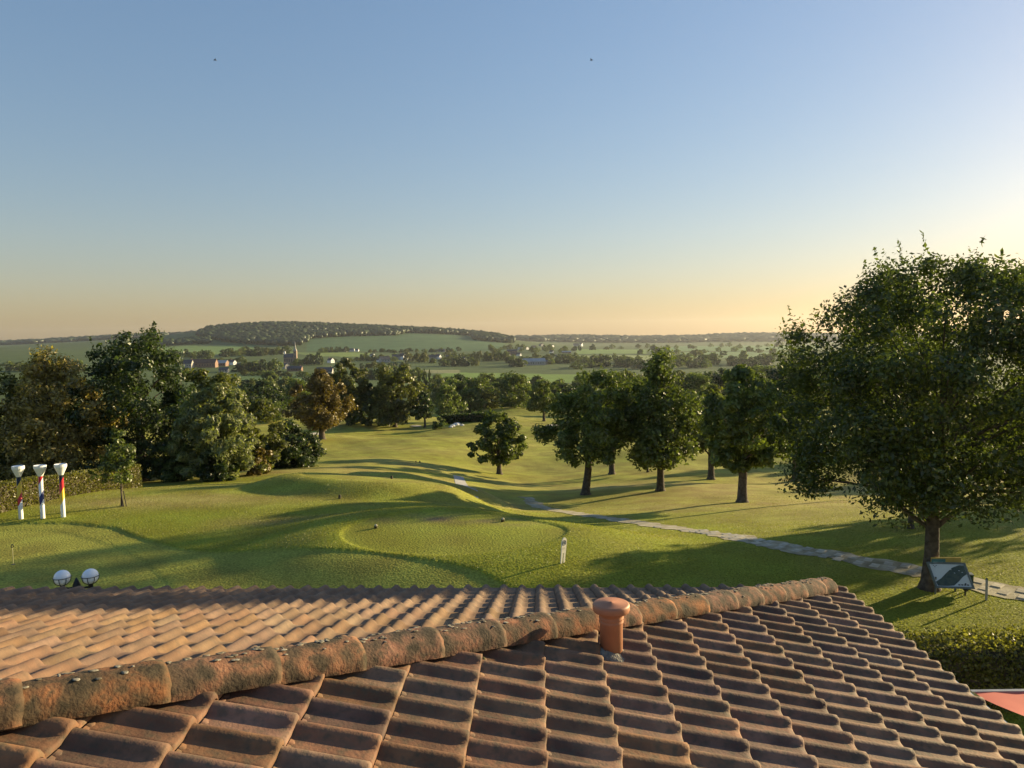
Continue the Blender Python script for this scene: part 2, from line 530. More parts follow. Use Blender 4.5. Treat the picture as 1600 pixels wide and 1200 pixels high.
# ------------------------------------------------------------------ clubhouse with hipped tile roof
RY, AL = 0.034, 0.2558
ra = Vector((math.sin(RY), math.cos(RY), 0)); rb = Vector((math.cos(RY), -math.sin(RY), 0))
CORN = Vector((3.6946, 8.1352, CAM_Z-2.9346))
TW, TE = 0.21, 0.3769                    # tile cover width, course spacing in plan
TL = TE/math.cos(AL)
TAN = math.tan(AL)

def clay_mat(name, cols, grime, rnd, rough=0.85, bump=0.35, bscale=55, hue=0.008, lo=.3, hi=.72, sc1=5.5):
    m, N, L, p = new_mat(name)
    tc = N.new('ShaderNodeTexCoord'); oi = N.new('ShaderNodeObjectInfo')
    add = N.new('ShaderNodeVectorMath'); add.operation = 'ADD'
    sc = N.new('ShaderNodeVectorMath'); sc.operation = 'SCALE'; sc.inputs['Scale'].default_value = 37.0
    cv = N.new('ShaderNodeCombineXYZ')
    for i in range(3): L.new(oi.outputs['Random'], cv.inputs[i])
    L.new(cv.outputs[0], sc.inputs[0]); L.new(tc.outputs['Object'], add.inputs[0]); L.new(sc.outputs[0], add.inputs[1])
    def nz(s, d):
        n = N.new('ShaderNodeTexNoise'); n.inputs['Scale'].default_value = s; n.inputs['Detail'].default_value = d
        L.new(add.outputs[0], n.inputs['Vector']); return n
    a, b, c = nz(sc1, 7), nz(22, 8), nz(120, 3)
    r1 = N.new('ShaderNodeValToRGB')
    els = r1.color_ramp.elements
    els[0].position = lo; els[0].color = rgb(cols[0]); els[1].position = hi; els[1].color = rgb(cols[-1])
    for i, cc in enumerate(cols[1:-1]):
        e = els.new(lo+(hi-lo)*(i+1)/(len(cols)-1)); e.color = rgb(cc)
    L.new(a.outputs['Fac'], r1.inputs['Fac'])
    r2 = N.new('ShaderNodeMapRange'); r2.inputs['From Min'].default_value = .45; r2.inputs['From Max'].default_value = .68
    L.new(b.outputs['Fac'], r2.inputs['Value'])
    mx = N.new('ShaderNodeMixRGB'); mx.inputs[2].default_value = rgb(grime[0])
    mm = N.new('ShaderNodeMath'); mm.operation = 'MULTIPLY'; mm.inputs[1].default_value = grime[1]
    L.new(r2.outputs[0], mm.inputs[0]); L.new(mm.outputs[0], mx.inputs[0]); L.new(r1.outputs[0], mx.inputs[1])
    hs = N.new('ShaderNodeHueSaturation')
    for sock, lo, hi, k in (('Value', 1-rnd, 1+rnd, 1.0), ('Hue', .5-hue, .5+hue*.9, 7.31), ('Saturation', .80, 1.02, 3.77)):
        f = N.new('ShaderNodeMath'); f.operation = 'MULTIPLY'; f.inputs[1].default_value = k
        g = N.new('ShaderNodeMath'); g.operation = 'FRACT'
        h = N.new('ShaderNodeMapRange'); h.inputs['To Min'].default_value = lo; h.inputs['To Max'].default_value = hi
        L.new(oi.outputs['Random'], f.inputs[0]); L.new(f.outputs[0], g.inputs[0]); L.new(g.outputs[0], h.inputs['Value'])
        L.new(h.outputs[0], hs.inputs[sock])
    L.new(mx.outputs[0], hs.inputs['Color']); L.new(hs.outputs[0], p.inputs['Base Color'])
    p.inputs['Roughness'].default_value = rough; p.inputs['Specular IOR Level'].default_value = 0.25
    bp = N.new('ShaderNodeBump'); bp.inputs['Strength'].default_value = bump; bp.inputs['Distance'].default_value = 0.006
    n3 = nz(bscale, 6); L.new(n3.outputs['Fac'], bp.inputs['Height']); L.new(bp.outputs[0], p.inputs['Normal'])
    return m

M['tile'] = clay_mat('clay_roof_tile', [(0.098, 0.050, 0.030), (0.198, 0.097, 0.050), (0.278, 0.140, 0.071)], ((0.078, 0.066, 0.042), .75), .24, rough=.78, bump=.5)
M['tile_tan'] = clay_mat('clay_roof_tile_tan', [(0.135, 0.076, 0.042), (0.195, 0.112, 0.060), (0.245, 0.146, 0.078)], ((0.100, 0.072, 0.048), .5), .13, hue=.009)
M['hip'] = clay_mat('weathered_hip_tile', [(0.045, 0.034, 0.021), (0.100, 0.060, 0.034), (0.225, 0.092, 0.043), (0.330, 0.145, 0.068)], ((0.060, 0.048, 0.030), .9), .07, .95, 1.0, 60, .006, .36, .66, 11.0)
M['lichen'] = noise_mat('lichen', (0.10, 0.085, 0.060), (0.34, 0.31, 0.25), 30, 1.0, .6, 90, bdist=.004, lo=.4, hi=.7)
M['terracotta'] = noise_mat('terracotta_pipe', (0.40, 0.165, 0.085), (0.46, 0.205, 0.110), 4, .55, .08, 40, bdist=.004, spec=.4)
M['mortar'] = noise_mat('mortar', (0.16, 0.145, 0.12), (0.27, 0.245, 0.20), 12, .95, .9, 45, bdist=.02)
M['zinc'] = noise_mat('zinc_gutter', (0.42, 0.43, 0.45), (0.55, 0.56, 0.58), 3, .4, metal=.7)
M['render_wall'] = noise_mat('rendered_wall', (0.50, 0.46, 0.40), (0.60, 0.56, 0.50), 2, .9, .2, 40)
M['underlay'] = noise_mat('roof_underlay', (0.035, 0.028, 0.022), (0.055, 0.045, 0.035), 4, .95)

club = empty('clubhouse', (0, 3.0, 0))
tag(club, 'clubhouse with low hipped clay tile roof filling the foreground', 'building')
def cl(v):   # clubhouse local
    return Vector(v) - Vector((0, 3.0, 0))

def right_pt(s, t, h=0):   # s up the slope (plan) from right eave, t towards the viewer from the corner
    n = Vector((rb.x*math.sin(AL), rb.y*math.sin(AL), math.cos(AL)))
    return CORN - rb*s - ra*t + Vector((0, 0, s*TAN)) + n*h
def rear_pt(s, t, h=0):
    n = Vector((ra.x*math.sin(AL), ra.y*math.sin(AL), math.cos(AL)))
    return CORN - ra*s - rb*t + Vector((0, 0, s*TAN)) + n*h

SM, TR, TB = 8.4, 8.6, 13.5
mb = MB()
apex = SM
v = [right_pt(0, 0, -.012), right_pt(0, TR, -.012), right_pt(SM, TR, -.012), right_pt(SM, SM, -.012), rear_pt(0, TB, -.012), rear_pt(SM, TB, -.012)]
mb.add([cl(p) for p in v], [(0, 3, 2, 1), (0, 4, 5, 3)])
roof = mb.build('roof', M['underlay'], club)
# walls under the eaves
mb = MB()
ins = 0.35
w0 = CORN - rb*ins - ra*ins; 
def wallbox(p0, p1, th, z0, z1, name='wall'):
    d = (p1-p0); d.z = 0; n = Vector((-d.y, d.x, 0)).normalized()*th
    q = [p0, p1, p1+n, p0+n]
    m_ = MB(); m_.add([(*cl((p.x, p.y, z0)),) for p in q]+[(*cl((p.x, p.y, z1)),) for p in q],
                      [(0,3,2,1),(4,5,6,7),(0,1,5,4),(1,2,6,5),(2,3,7,6),(3,0,4,7)])
    return m_.build(name, M['render_wall'], club)
wallbox(w0, w0-ra*(TR-.4), -.25, 0.0, CORN.z-.05)
wallbox(w0-rb*.25, w0-rb*(TB-.4), .25, 0.0, CORN.z-.05)
# gutters
def gutter(p0, d, out, length):
    prof = [(0.0, 0.0), (0.01, -.07), (0.05, -.095), (0.10, -.07), (0.115, 0.005), (0.108, 0.005), (0.095, -.062), (0.05, -.085), (0.018, -.062), (0.008, 0.0)]
    V_, F_ = [], []
    for e in (0, 1):
        for (o, z) in prof: V_.append(cl(p0 + d*length*e + out*o + Vector((0, 0, z))))
    n = len(prof)
    F_ = [(i, (i+1) % n, n+(i+1) % n, n+i) for i in range(n)] + [tuple(range(n)), tuple(range(n, 2*n))[::-1]]
    m_ = MB(); m_.add(V_, F_); return m_.build('gutter', M['zinc'], club)
gutter(CORN - Vector((0, 0, .045)) + rb*.0 + ra*.1, -ra, rb, TR)
gutter(CORN - Vector((0, 0, .035)) + rb*.0 + ra*.0, -rb, ra, TB)

# one tile: x down the slope, y across, z off the roof
def tile_verts(th=.020, roll=.042, over=.06, tabs=True):
    yv = [0.0, .20, .44, .55, .61, .67, .74, .81, .88, .95, 1.02]
    def prof(v):
        if v < .53: return .0025*abs(v-.26)/.26
        t = (v-.53)/.51
        return roll*max(0, math.sin(math.pi*min(1, t)))**.85
    rows = [(-TL-over, -th*.9, 1), (-.05, th*.75, 1), (-.014, th*.88, 1), (-.003, th*.55, .93), (0.0, -.004, .82)]
    V_, F_ = [], []
    for (x, z, k) in rows:
        for q in yv:
            V_.append((x, (q-.5)*TW, z + prof(q)*k))
    n = len(yv)
    for r in range(len(rows)-1):
        for i in range(n-1):
            F_.append((r*n+i, (r+1)*n+i, (r+1)*n+i+1, r*n+i+1))
    # side lip of the roll and edge of the pan
    b0 = len(V_)
    for r, (x, z, k) in enumerate(rows[:4]):
        V_.append((x, (1.03-.5)*TW, z-.016)); V_.append((x, -.5*TW, z-.016))
    for r in range(3):
        F_.append((r*n+n-1, (r+1)*n+n-1, b0+2*(r+1), b0+2*r))
        F_.append((r*n, b0+2*r+1, b0+2*(r+1)+1, (r+1)*n))
    if tabs:      # the two little lugs that show just below the tile above
        for yc in (.10, .30):
            c = len(V_); k = 5; x0 = -TL+.004
            zt = lambda x: -th*.9 + (x+TL+over)/(TL+over-.05)*(th*.75+th*.9)
            for lvl, rr in ((0.0, .024), (.0045, .022)):
                for j in range(k):
                    a = -math.pi/2 + math.pi*j/(k-1)
                    x = x0 + rr*1.15*math.cos(a); y = (yc-.5)*TW + rr*math.sin(a)
                    V_.append((x, y, zt(x)+lvl+.0005))
            for j in range(k-1): F_.append((c+j, c+j+1, c+k+j+1, c+k+j))
            F_.append(tuple(c+k+j for j in range(k)))
    return V_, F_
tv, tf = tile_verts()
tmb = MB(); tmb.add(tv, tf)
me_tile = tmb.mesh('tile', M['tile'], True)
me_tile_tan = me_tile.copy(); me_tile_tan.materials[0] = M['tile_tan']
sv, sf = tile_verts(tabs=False)

def proj_px(p):
    q = np.array([p[0], p[1], p[2]-CAM_Z]); d = float(q@_f)
    if d < .15: return None
    return 800+FPX*float(q@_r)/d, 600-FPX*float(q@_u)/d, d

rngT = random.Random(12)
slots = []
EO, WO = .2822, 2.772
for face in ('right', 'rear'):
    pt = right_pt if face == 'right' else rear_pt
    xd = rb if face == 'right' else ra
    yd = ra if face == 'right' else -rb
    X = Vector((xd.x*math.cos(AL), xd.y*math.cos(AL), -math.sin(AL)))
    Nn = Vector((xd.x*math.sin(AL), xd.y*math.sin(AL), math.cos(AL)))
    ph = (EO if face == 'right' else WO) % TW
    for k in range(int(SM/TE)):
        s = k*TE - (.055 if k == 0 else 0)
        tmax = (TR if face == 'right' else TB)
        for i in range(-1, int(tmax/TW)+1):
            t = ph + i*TW + (TW*.26 if face == 'right' else -TW*.26)
            if t < s-.02 or t > tmax: continue
            c = pt(s+TE*.5, t, .02)
            q = proj_px(c)
            if q is None: 
                if face == 'rear': continue
                vis = False; area = 0
            else:
                vis = -60 < q[0] < 1660 and 880 < q[1] < 1260
                view = (Vector((0, 0, CAM_Z))-c).normalized()
                area = max(0.02, view.dot(Nn))/q[2]**2
            if not vis:
                if q is None or not (-420 < q[0] < 1950): continue
                area = 0
            jz = rngT.uniform(-.003, .004)
            base = pt(s, t, .004+jz)
            rot = rngT.gauss(0, .010)
            Xr = (X*math.cos(rot) + yd*math.sin(rot)).normalized()
            Yr = Nn.cross(Xr)
            mat = Matrix(((Xr.x, Yr.x, Nn.x, base.x), (Xr.y, Yr.y, Nn.y, base.y), (Xr.z, Yr.z, Nn.z, base.z), (0, 0, 0, 1)))
            cut = (t - TW*.6) < (s + TE + .12)
            slots.append((area, face, mat, cut))
slots.sort(key=lambda q: -q[0])
# hip plane (vertical): keep t > s side of each face
hipdir = (-ra-rb).normalized()
hipn = Vector((-hipdir.y, hipdir.x, 0))
if hipn.dot(-ra) < 0: hipn = -hipn          # points to the right-face side
loc_off = Vector((0, 3.0, 0))
rest = {'right': ([], []), 'rear': ([], [])}
cnt = 0
tvn = np.array(sv)
for area, face, mat, cut in slots:
    keep = cnt < 300 and area > 0
    if cut:
        bm = bmesh.new()
        src = tv if keep else sv
        fs = tf if keep else sf
        vs = [bm.verts.new(p) for p in src]
        for f in fs: bm.faces.new([vs[i] for i in f])
        inv = mat.inverted()
        pl = inv @ CORN
        nn = (inv.to_3x3() @ (hipn if face == 'right' else -hipn))
        bmesh.ops.bisect_plane(bm, geom=bm.verts[:]+bm.edges[:]+bm.faces[:], plane_co=pl, plane_no=nn, clear_inner=True)
        if len(bm.faces) == 0: bm.free(); continue
        bm.verts.index_update()
        V_ = [tuple(v.co) for v in bm.verts]; F_ = [tuple(v.index for v in f.verts) for f in bm.faces]
        bm.free()
        if keep:
            m_ = MB(); m_.add(V_, F_); me = m_.mesh('tile_cut', M['tile'] if face == 'right' else M['tile_tan'], True)
    else:
        V_, F_ = sv, sf
        if keep: me = me_tile if face == 'right' else me_tile_tan
    if keep:
        o = bpy.data.objects.new('tile', me); COL.objects.link(o)
        o.parent = roof
        o.matrix_local = Matrix.Translation(-loc_off) @ mat
        cnt += 1
    else:
        Vs, Fs = rest[face]
        n0 = sum(len(a) for a in Vs)
        W = np.array(V_) @ np.array(mat.to_3x3()).T + np.array(mat.translation - loc_off)
        Vs.append(W); Fs.extend([tuple(i+n0 for i in f) for f in F_])
for face in rest:
    Vs, Fs = rest[face]
    if not Vs: continue
    me = bpy.data.meshes.new('tile_courses'); me.from_pydata(np.concatenate(Vs).tolist(), [], Fs)
    for p in me.polygons: p.use_smooth = True
    mm = clay_mat('clay_roof_tile_far_'+face, [(0.098, 0.050, 0.030), (0.198, 0.097, 0.050), (0.278, 0.140, 0.071)] if face == 'right' else
                  [(0.135, 0.076, 0.042), (0.195, 0.112, 0.060), (0.245, 0.146, 0.078)], ((0.090, 0.075, 0.055), .55), .02)
    # tile by tile colour changes inside the joined courses
    N = mm.node_tree.nodes; L = mm.node_tree.links
    g = N.new('ShaderNodeNewGeometry'); hs = [n for n in N if n.type == 'HUE_SAT'][0]
    mr = N.new('ShaderNodeMapRange'); mr.inputs['To Min'].default_value = .84; mr.inputs['To Max'].default_value = 1.14
    L.new(g.outputs['Random Per Island'], mr.inputs['Value']); L.new(mr.outputs[0], hs.inputs['Value'])
    me.materials.append(mm)
    o = link('tile_courses', me, roof)
    tag(o, kind='stuff')

# hip tiles: half-round, each lower end lies over the next one down
U = (-ra-rb+Vector((0, 0, TAN)))          # up the hip, per unit plan step
Ul = U.length; Ud = U.normalized()
side = Ud.cross(Vector((0, 0, 1))).normalized(); upv = side.cross(Ud).normalized()
joints = [8.55, 8.0, 7.45, 6.93, 6.45, 5.92, 5.42, 4.95, 4.47, 4.0, 3.52, 3.04, 2.56, 2.08, 1.62, 1.15, 0.70, 0.42]
rngH = random.Random(4)
def hip_mesh(L_, seed, last=False):
    rr = random.Random(seed); n = 16; m_ = 18
    V_, F_ = [], []
    for j in range(m_+1):
        x = -L_*j/m_          # 0 = upper end ; -L lower end (towards the corner)
        f = j/m_
        rad = .113 + .013*f - (.004 if j == m_ else 0)
        for i in range(n+1):
            a = math.pi*(-.06+1.12*i/n)
            wob = 1 + rr.uniform(-.03, .03)
            V_.append((x + rr.uniform(-.004, .004), -rad*1.08*math.cos(a)*wob, rad*.90*math.sin(a)*wob + .012*f - .02))
    for j in range(m_):
        for i in range(n):
            b = j*(n+1)+i
            F_.append((b, b+1, b+n+2, b+n+1))
    b0 = len(V_)                # thickness at the open lower end
    for i in range(n+1):
        p = V_[m_*(n+1)+i]; V_.append((p[0]+.004, p[1]*.86, p[2]*.86-.004))
    for i in range(n):
        F_.append((m_*(n+1)+i, m_*(n+1)+i+1, b0+i+1, b0+i))
    if last:
        c = len(V_); V_.append((-L_-.07, 0, -.01))
        for i in range(n): F_.append((m_*(n+1)+i, m_*(n+1)+i+1, c))
    b1 = len(V_)                # lower edges
    return V_, F_
for i in range(len(joints)-1):
    d0, d1 = joints[i], joints[i+1]
    L_ = (d0-d1)+.07
    V_, F_ = hip_mesh(L_, 30+i, i == len(joints)-2)
    m_ = MB(); m_.add(V_, F_)
    o = m_.build('hip_tile', M['hip'], roof, smooth=True)
    org = CORN + Ud*d0 + upv*(.052)
    tw = rngH.uniform(-.03, .03)
    Ux = Ud; 
    up2 = (upv + side*tw).normalized(); sd2 = Ux.cross(up2).normalized() * -1
    sd2 = up2.cross(Ux)
    mat = Matrix(((Ux.x, sd2.x, up2.x, org.x), (Ux.y, sd2.y, up2.y, org.y), (Ux.z, sd2.z, up2.z, org.z), (0, 0, 0, 1)))
    o.matrix_local = Matrix.Translation(-loc_off) @ mat
    # lichen cushions along the crest
    lm = MB(); rr = random.Random(90+i)
    for q in range(rr.randint(14, 24)):
        x = -rr.uniform(.02, L_-.06); f = -x/L_
        a = math.pi*(.5+rr.gauss(-.02, .11)); rad = .113+.013*f
        cx, cy, cz = x, -rad*1.08*math.cos(a), rad*.90*math.sin(a)+.012*f-.02
        sx, sy, sz = rr.uniform(.006, .024), rr.uniform(.006, .018), rr.uniform(.001, .0035)
        vv = []; n = 7
        for (rk, zk) in ((1, -.3), (.95, .45), (.55, .95)):
            for j in range(n):
                b = 2*math.pi*j/n; w = rr.uniform(.75, 1.2)
                vv.append((cx+sx*rk*math.cos(b)*w, cy+sy*rk*math.sin(b)*w, cz+sz*zk+.003))
        ff = [(k*n+j, k*n+(j+1) % n, (k+1)*n+(j+1) % n, (k+1)*n+j) for k in range(2) for j in range(n)] + [tuple(2*n+j for j in range(n))]
        lm.add(vv, ff)
    lo = lm.build('lichen', M['lichen'], roof, smooth=True)
    lo.matrix_local = Matrix.Translation(-loc_off) @ mat
    tag(lo, kind='stuff')

# terracotta vent pipe standing in the right slope
vb = right_pt(2.93, 3.40)
vp = empty('vent_pipe', cl(vb)); vp.parent = club
M_ = MB(); M_.lathe([(.077, -.08), (.077, .215), (.083, .222), (.083, .232), (.078, .240), (.084, .249), (.084, .258), (.079, .266), (.085, .276), (.088, .300)], 32)
M_.build('pipe', M['terracotta'], vp, smooth=True)
M_ = MB(); M_.lathe([(.060, .292), (.108, .292), (.122, .300), (.126, .312), (.126, .338), (.121, .349), (.110, .353), (.012, .357), (.006, .362)], 36)
M_.build('cap', M['terracotta'], vp, smooth=True)
M_ = MB(); rr = random.Random(8)
prof = []
V_, F_ = [], []
n = 22
for k, (r_, z_) in enumerate([(.150, -.035), (.135, .004), (.105, .022), (.080, .036)]):
    for j in range(n):
        b = 2*math.pi*j/n; w = 1+rr.uniform(-.09, .12)*(1 if k < 3 else .05)
        x, y = r_*math.cos(b)*w, r_*math.sin(b)*w
        V_.append((x, y, z_ - x*TAN*1.0 + rr.uniform(-.006, .006)))
F_ = [(k*n+j, k*n+(j+1) % n, (k+1)*n+(j+1) % n, (k+1)*n+j) for k in range(3) for j in range(n)]
M_.add(V_, F_); M_.build('mortar_collar', M['mortar'], vp, smooth=True)

# moss cushions and dirt caught under the tile edges of the right slope
M['moss'] = noise_mat('moss', (0.030, 0.032, 0.012), (0.075, 0.072, 0.028), 40, 1.0, .8, 120, bdist=.004)
mo = MB(); rr = random.Random(55)
for q in range(150):
    k = rr.randint(1, 17); s_ = k*TE + rr.uniform(.000, .012)
    t_ = s_ + rr.uniform(.3, 7.0)
    if t_ > TR: continue
    t_ = (EO % TW) + round((t_-EO)/TW)*TW + TW*.26 + TW*rr.uniform(.05, .5)
    c = cl(right_pt(s_-.012, t_, .012)); w = rr.uniform(.004, .013); n = 6; vv = []
    for (rk, zk) in ((1, -.6), (.9, .35), (.4, .8)):
        for j in range(n):
            b = 2*math.pi*j/n; d_ = rr.uniform(.7, 1.3)
            vv.append((c.x+w*rk*math.cos(b)*d_, c.y+w*1.6*rk*math.sin(b)*d_, c.z+w*.7*zk))
    mo.add(vv, [(k_*n+j, k_*n+(j+1) % n, (k_+1)*n+(j+1) % n, (k_+1)*n+j) for k_ in range(2) for j in range(n)]+[tuple(2*n+j for j in range(n))])
tag(mo.build('moss', M['moss'], roof, Vector((0, 0, 0)), smooth=True), kind='stuff')
# ------------------------------------------------------------------ paths, bunkers, water
def smooth_line(P, n):
    P = np.array([(p[0], p[1]) for p in P], float)
    s = np.concatenate([[0], np.cumsum(np.hypot(*np.diff(P, axis=0).T))])
    # chaikin
    for _ in range(3):
        Q = [P[0]]
        for a, b in zip(P[:-1], P[1:]):
            Q.append(.75*a+.25*b); Q.append(.25*a+.75*b)
        Q.append(P[-1]); P = np.array(Q)
    s = np.concatenate([[0], np.cumsum(np.hypot(*np.diff(P, axis=0).T))])
    t = np.linspace(0, s[-1], n)
    return np.stack([np.interp(t, s, P[:, 0]), np.interp(t, s, P[:, 1])], 1)

def strip(line, width, off, name, mat, wob=0.06, seed=1, across=5):
    rs = np.random.RandomState(seed)
    d = np.gradient(line, axis=0); d /= np.hypot(d[:, 0], d[:, 1])[:, None]
    nrm = np.stack([-d[:, 1], d[:, 0]], 1)
    V_, F_ = [], []
    e1 = np.convolve(rs.uniform(-1, 1, len(line)+4), np.ones(5)/5, 'valid')*wob*2
    e2 = np.convolve(rs.uniform(-1, 1, len(line)+4), np.ones(5)/5, 'valid')*wob*2
    for i, p in enumerate(line):
        for k in range(across):
            f = k/(across-1)
            o = -width/2+width*f + (e1[i] if k == 0 else e2[i] if k == across-1 else 0)
            q = p+nrm[i]*o
            V_.append((q[0], q[1], float(gz(q[0], q[1]))+off))
    for i in range(len(line)-1):
        for k in range(across-1):
            b = i*across+k; F_.append((b, b+1, b+across+1, b+across))
    m_ = MB(); m_.add(V_, F_)
    return m_.build(name, mat, smooth=True)

M['path'] = noise_mat('worn_path', (0.24, 0.20, 0.115), (0.46, 0.41, 0.29), 2.2, .95, .5, 25, bdist=.03)
M['paver'] = noise_mat('concrete_paver', (0.35, 0.315, 0.24), (0.50, 0.45, 0.35), 5, .9, .3, 40, rnd=.18, bdist=.01)
M['sand'] = noise_mat('bunker_sand', (0.50, 0.44, 0.34), (0.60, 0.54, 0.43), 3, .95)
M['path_far'] = noise_mat('gravel_path', (0.26, 0.25, 0.24), (0.40, 0.39, 0.38), 2, .95)

pp = [(1760, 962), (1600, 930), (1520, 912), (1440, 893), (1340, 877), (1240, 858), (1150, 842), (1060, 826), (980, 814), (905, 803), (862, 797), (836, 789), (823, 777)]
pl = [ground_at(*p) for p in pp]
PLINE = smooth_line(pl, 260)
path = strip(PLINE, .92, .014, 'path', M['path'], .20, 3)
tag(path, 'narrow stone paved buggy path winding past the big tree', kind='structure')
# paving blocks on the near half: two staggered rows with grassy gaps
d = np.gradient(PLINE, axis=0); d /= np.hypot(d[:, 0], d[:, 1])[:, None]
seg = np.concatenate([[0], np.cumsum(np.hypot(*np.diff(PLINE, axis=0).T))])
pm = MB(); bw, bl, bh = .165, .115, .020
pm.add([(-bl, -bw, 0), (bl, -bw, 0), (bl, bw, 0), (-bl, bw, 0), (-bl+.015, -bw+.015, bh), (bl-.015, -bw+.015, bh), (bl-.015, bw-.015, bh), (-bl+.015, bw-.015, bh)],
       [(0, 1, 5, 4), (1, 2, 6, 5), (2, 3, 7, 6), (3, 0, 4, 7), (4, 5, 6, 7)])
me_pav = pm.mesh('paver', M['paver'])
rp = random.Random(21); npv = 0
s = 0.2
while s < 16.5 and npv < 150:
    for row in (-.22, .22):
        ss = s + (.22 if row > 0 else 0)
        if rp.random() < max(0, (ss-9)/7): continue
        i = int(np.searchsorted(seg, ss))
        if i >= len(PLINE): continue
        p = PLINE[i]; dd = d[i]; q = p + np.array([-dd[1], dd[0]])*(row+rp.uniform(-.02, .02))
        if abs(q[0]) / q[1] > .86: continue
        o = bpy.data.objects.new('paver', me_pav); COL.objects.link(o); o.parent = path
        o.location = (q[0], q[1], float(gz(q[0], q[1]))+.012+rp.uniform(-.006, .004))
        o.rotation_euler = (rp.uniform(-.02, .02), rp.uniform(-.02, .02), math.atan2(dd[1], dd[0])+rp.uniform(-.06, .06))
        npv += 1
    s += .44
a0, a1 = ground_at(716, 744), ground_at(733, 761)
dv = (a1-a0).normalized()
fl = smooth_line([a0, a0+(a1-a0)*.5, a1, a1+dv*1.2], 20)
fp = strip(fl, .85, .016, 'path', M['path_far'], .05, 5)
tag(fp, 'short grey gravel path stub behind the far tee', kind='structure')

def bunker(px, py, wx, dy, label, seed):
    c = ground_at(px, py); rs = random.Random(seed)
    n = 18; V_ = [(0, 0, float(gz(c.x, c.y))-c.z+.10)]; F_ = []
    for k, f in enumerate((.6, 1.0)):
        for j in range(n):
            a = 2*math.pi*j/n; w = f*(1+.16*math.sin(2*a+seed)+rs.uniform(-.05, .05))
            x, y = wx*math.cos(a)*w, dy*math.sin(a)*w
            V_.append((x, y, float(gz(c.x+x, c.y+y))-c.z+(.10 if k == 0 else .05)))
    F_ = [(0, 1+j, 1+(j+1) % n) for j in range(n)] + [(1+j, 1+n+j, 1+n+(j+1) % n, 1+(j+1) % n) for j in range(n)]
    m_ = MB(); m_.add(V_, F_)
    o = m_.build('bunker', M['sand'], None, c, smooth=True)
    tag(o, label, kind='structure')
bunker(868, 665, 1.6, 3.0, 'pale sand bunker left of the first right hand tree', 1)
bunker(494, 678, .8, 2.6, 'small sand bunker behind the rust coloured oak', 2)
bunker(650, 666, 1.0, .9, 'thin sand bunker beside the small dark tree', 3)

# ------------------------------------------------------------------ three giant golf tees
def stripe_mat(name, stops, cols, slope=1.75):
    m, N, L, p = new_mat(name)
    tc = N.new('ShaderNodeTexCoord'); sp = N.new('ShaderNodeSeparateXYZ'); L.new(tc.outputs['Object'], sp.inputs[0])
    k = N.new('ShaderNodeMath'); k.operation = 'MULTIPLY_ADD'; k.inputs[1].default_value = -slope
    L.new(sp.outputs['X'], k.inputs[0]); L.new(sp.outputs['Z'], k.inputs[2])
    dv_ = N.new('ShaderNodeMath'); dv_.operation = 'DIVIDE'; dv_.inputs[1].default_value = 2.0; L.new(k.outputs[0], dv_.inputs[0])
    cr = N.new('ShaderNodeValToRGB'); cr.color_ramp.interpolation = 'CONSTANT'
    el = cr.color_ramp.elements; el[0].position = 0; el[0].color = rgb(cols[0]); el[1].position = stops[0]/2; el[1].color = rgb(cols[1])
    for s_, c_ in zip(stops[1:], cols[2:]):
        e_ = el.new(s_/2); e_.color = rgb(c_)
    L.new(dv_.outputs[0], cr.inputs['Fac']); L.new(cr.outputs[0], p.inputs['Base Color'])
    p.inputs['Roughness'].default_value = .4
    return m
WHT, BLK, YEL, RED, BLU = (.78, .78, .77), (.012, .012, .013), (.72, .48, .02), (.52, .02, .02), (.015, .018, .11)
for px, py, stops, cols, lab in [
    (33, 811, (.606, .884, 1.34), (WHT, RED, YEL, BLK), 'giant white golf tee striped black, yellow and red from the top'),
    (67, 810, (.606, .934, 1.39), (WHT, BLU, WHT, RED), 'giant white golf tee striped red, white and blue from the top'),
    (99, 808, (.576, .99, 1.37), (WHT, YEL, RED, BLK), 'giant white golf tee striped black, red and yellow from the top')]:
    g = ground_at(px, py)
    t = empty('giant_golf_tee', g, math.atan2(-g.x, g.y))
    tag(t, lab, 'golf tee', 'giant golf tees by the hedge')
    k = g.y/26.3
    m_ = MB(); m_.lathe([(.074, -.1), (.078, 0), (.074, 1.56*k)], 20)
    m_.build('shaft', stripe_mat('painted_shaft', stops, cols), t, smooth=True)
    m_ = MB(); z = 1.55*k
    m_.lathe([(.070, z), (.084, z+.02), (.098, z+.06), (.196, z+.29), (.205, z+.31), (.208, z+.40), (.200, z+.415), (.150, z+.375), (.02, z+.34)], 24)
    m_.build('cup', M['white'], t, smooth=False)

# ------------------------------------------------------------------ double globe lamp behind the eave
M['iron'] = noise_mat('black_iron', (.02, .02, .02), (.04, .038, .035), 10, .5, spec=.4)
def glass_globe():
    m, N, L, p = new_mat('opal_globe')
    p.inputs['Base Color'].default_value = (.92, .92, .92, 1)
    p.inputs['Roughness'].default_value = .22
    p.inputs['Subsurface Weight'].default_value = .25
    p.inputs['Subsurface Radius'].default_value = (.1, .1, .1)
    return m
M['globe'] = glass_globe()
LY = 9.6
lc = at_depth(120, 918, LY)
lamp = empty('globe_lamp', (lc.x, lc.y, float(gz(lc.x, lc.y))))
tag(lamp, 'black iron lamp post with two white globes behind the roof edge', 'lamp')
top = lc.z - lamp.location.z
m_ = MB(); m_.lathe([(.09, 0), (.09, .12), (.055, .2), (.045, .6), (.04, top-.10), (.05, top-.06), (.055, top), (.045, top+.05), (.028, top+.09), (.006, top+.135)], 14)
m_.build('post', M['iron'], lamp, smooth=True)
ca_, sa_ = math.cos(.12), math.sin(.12)
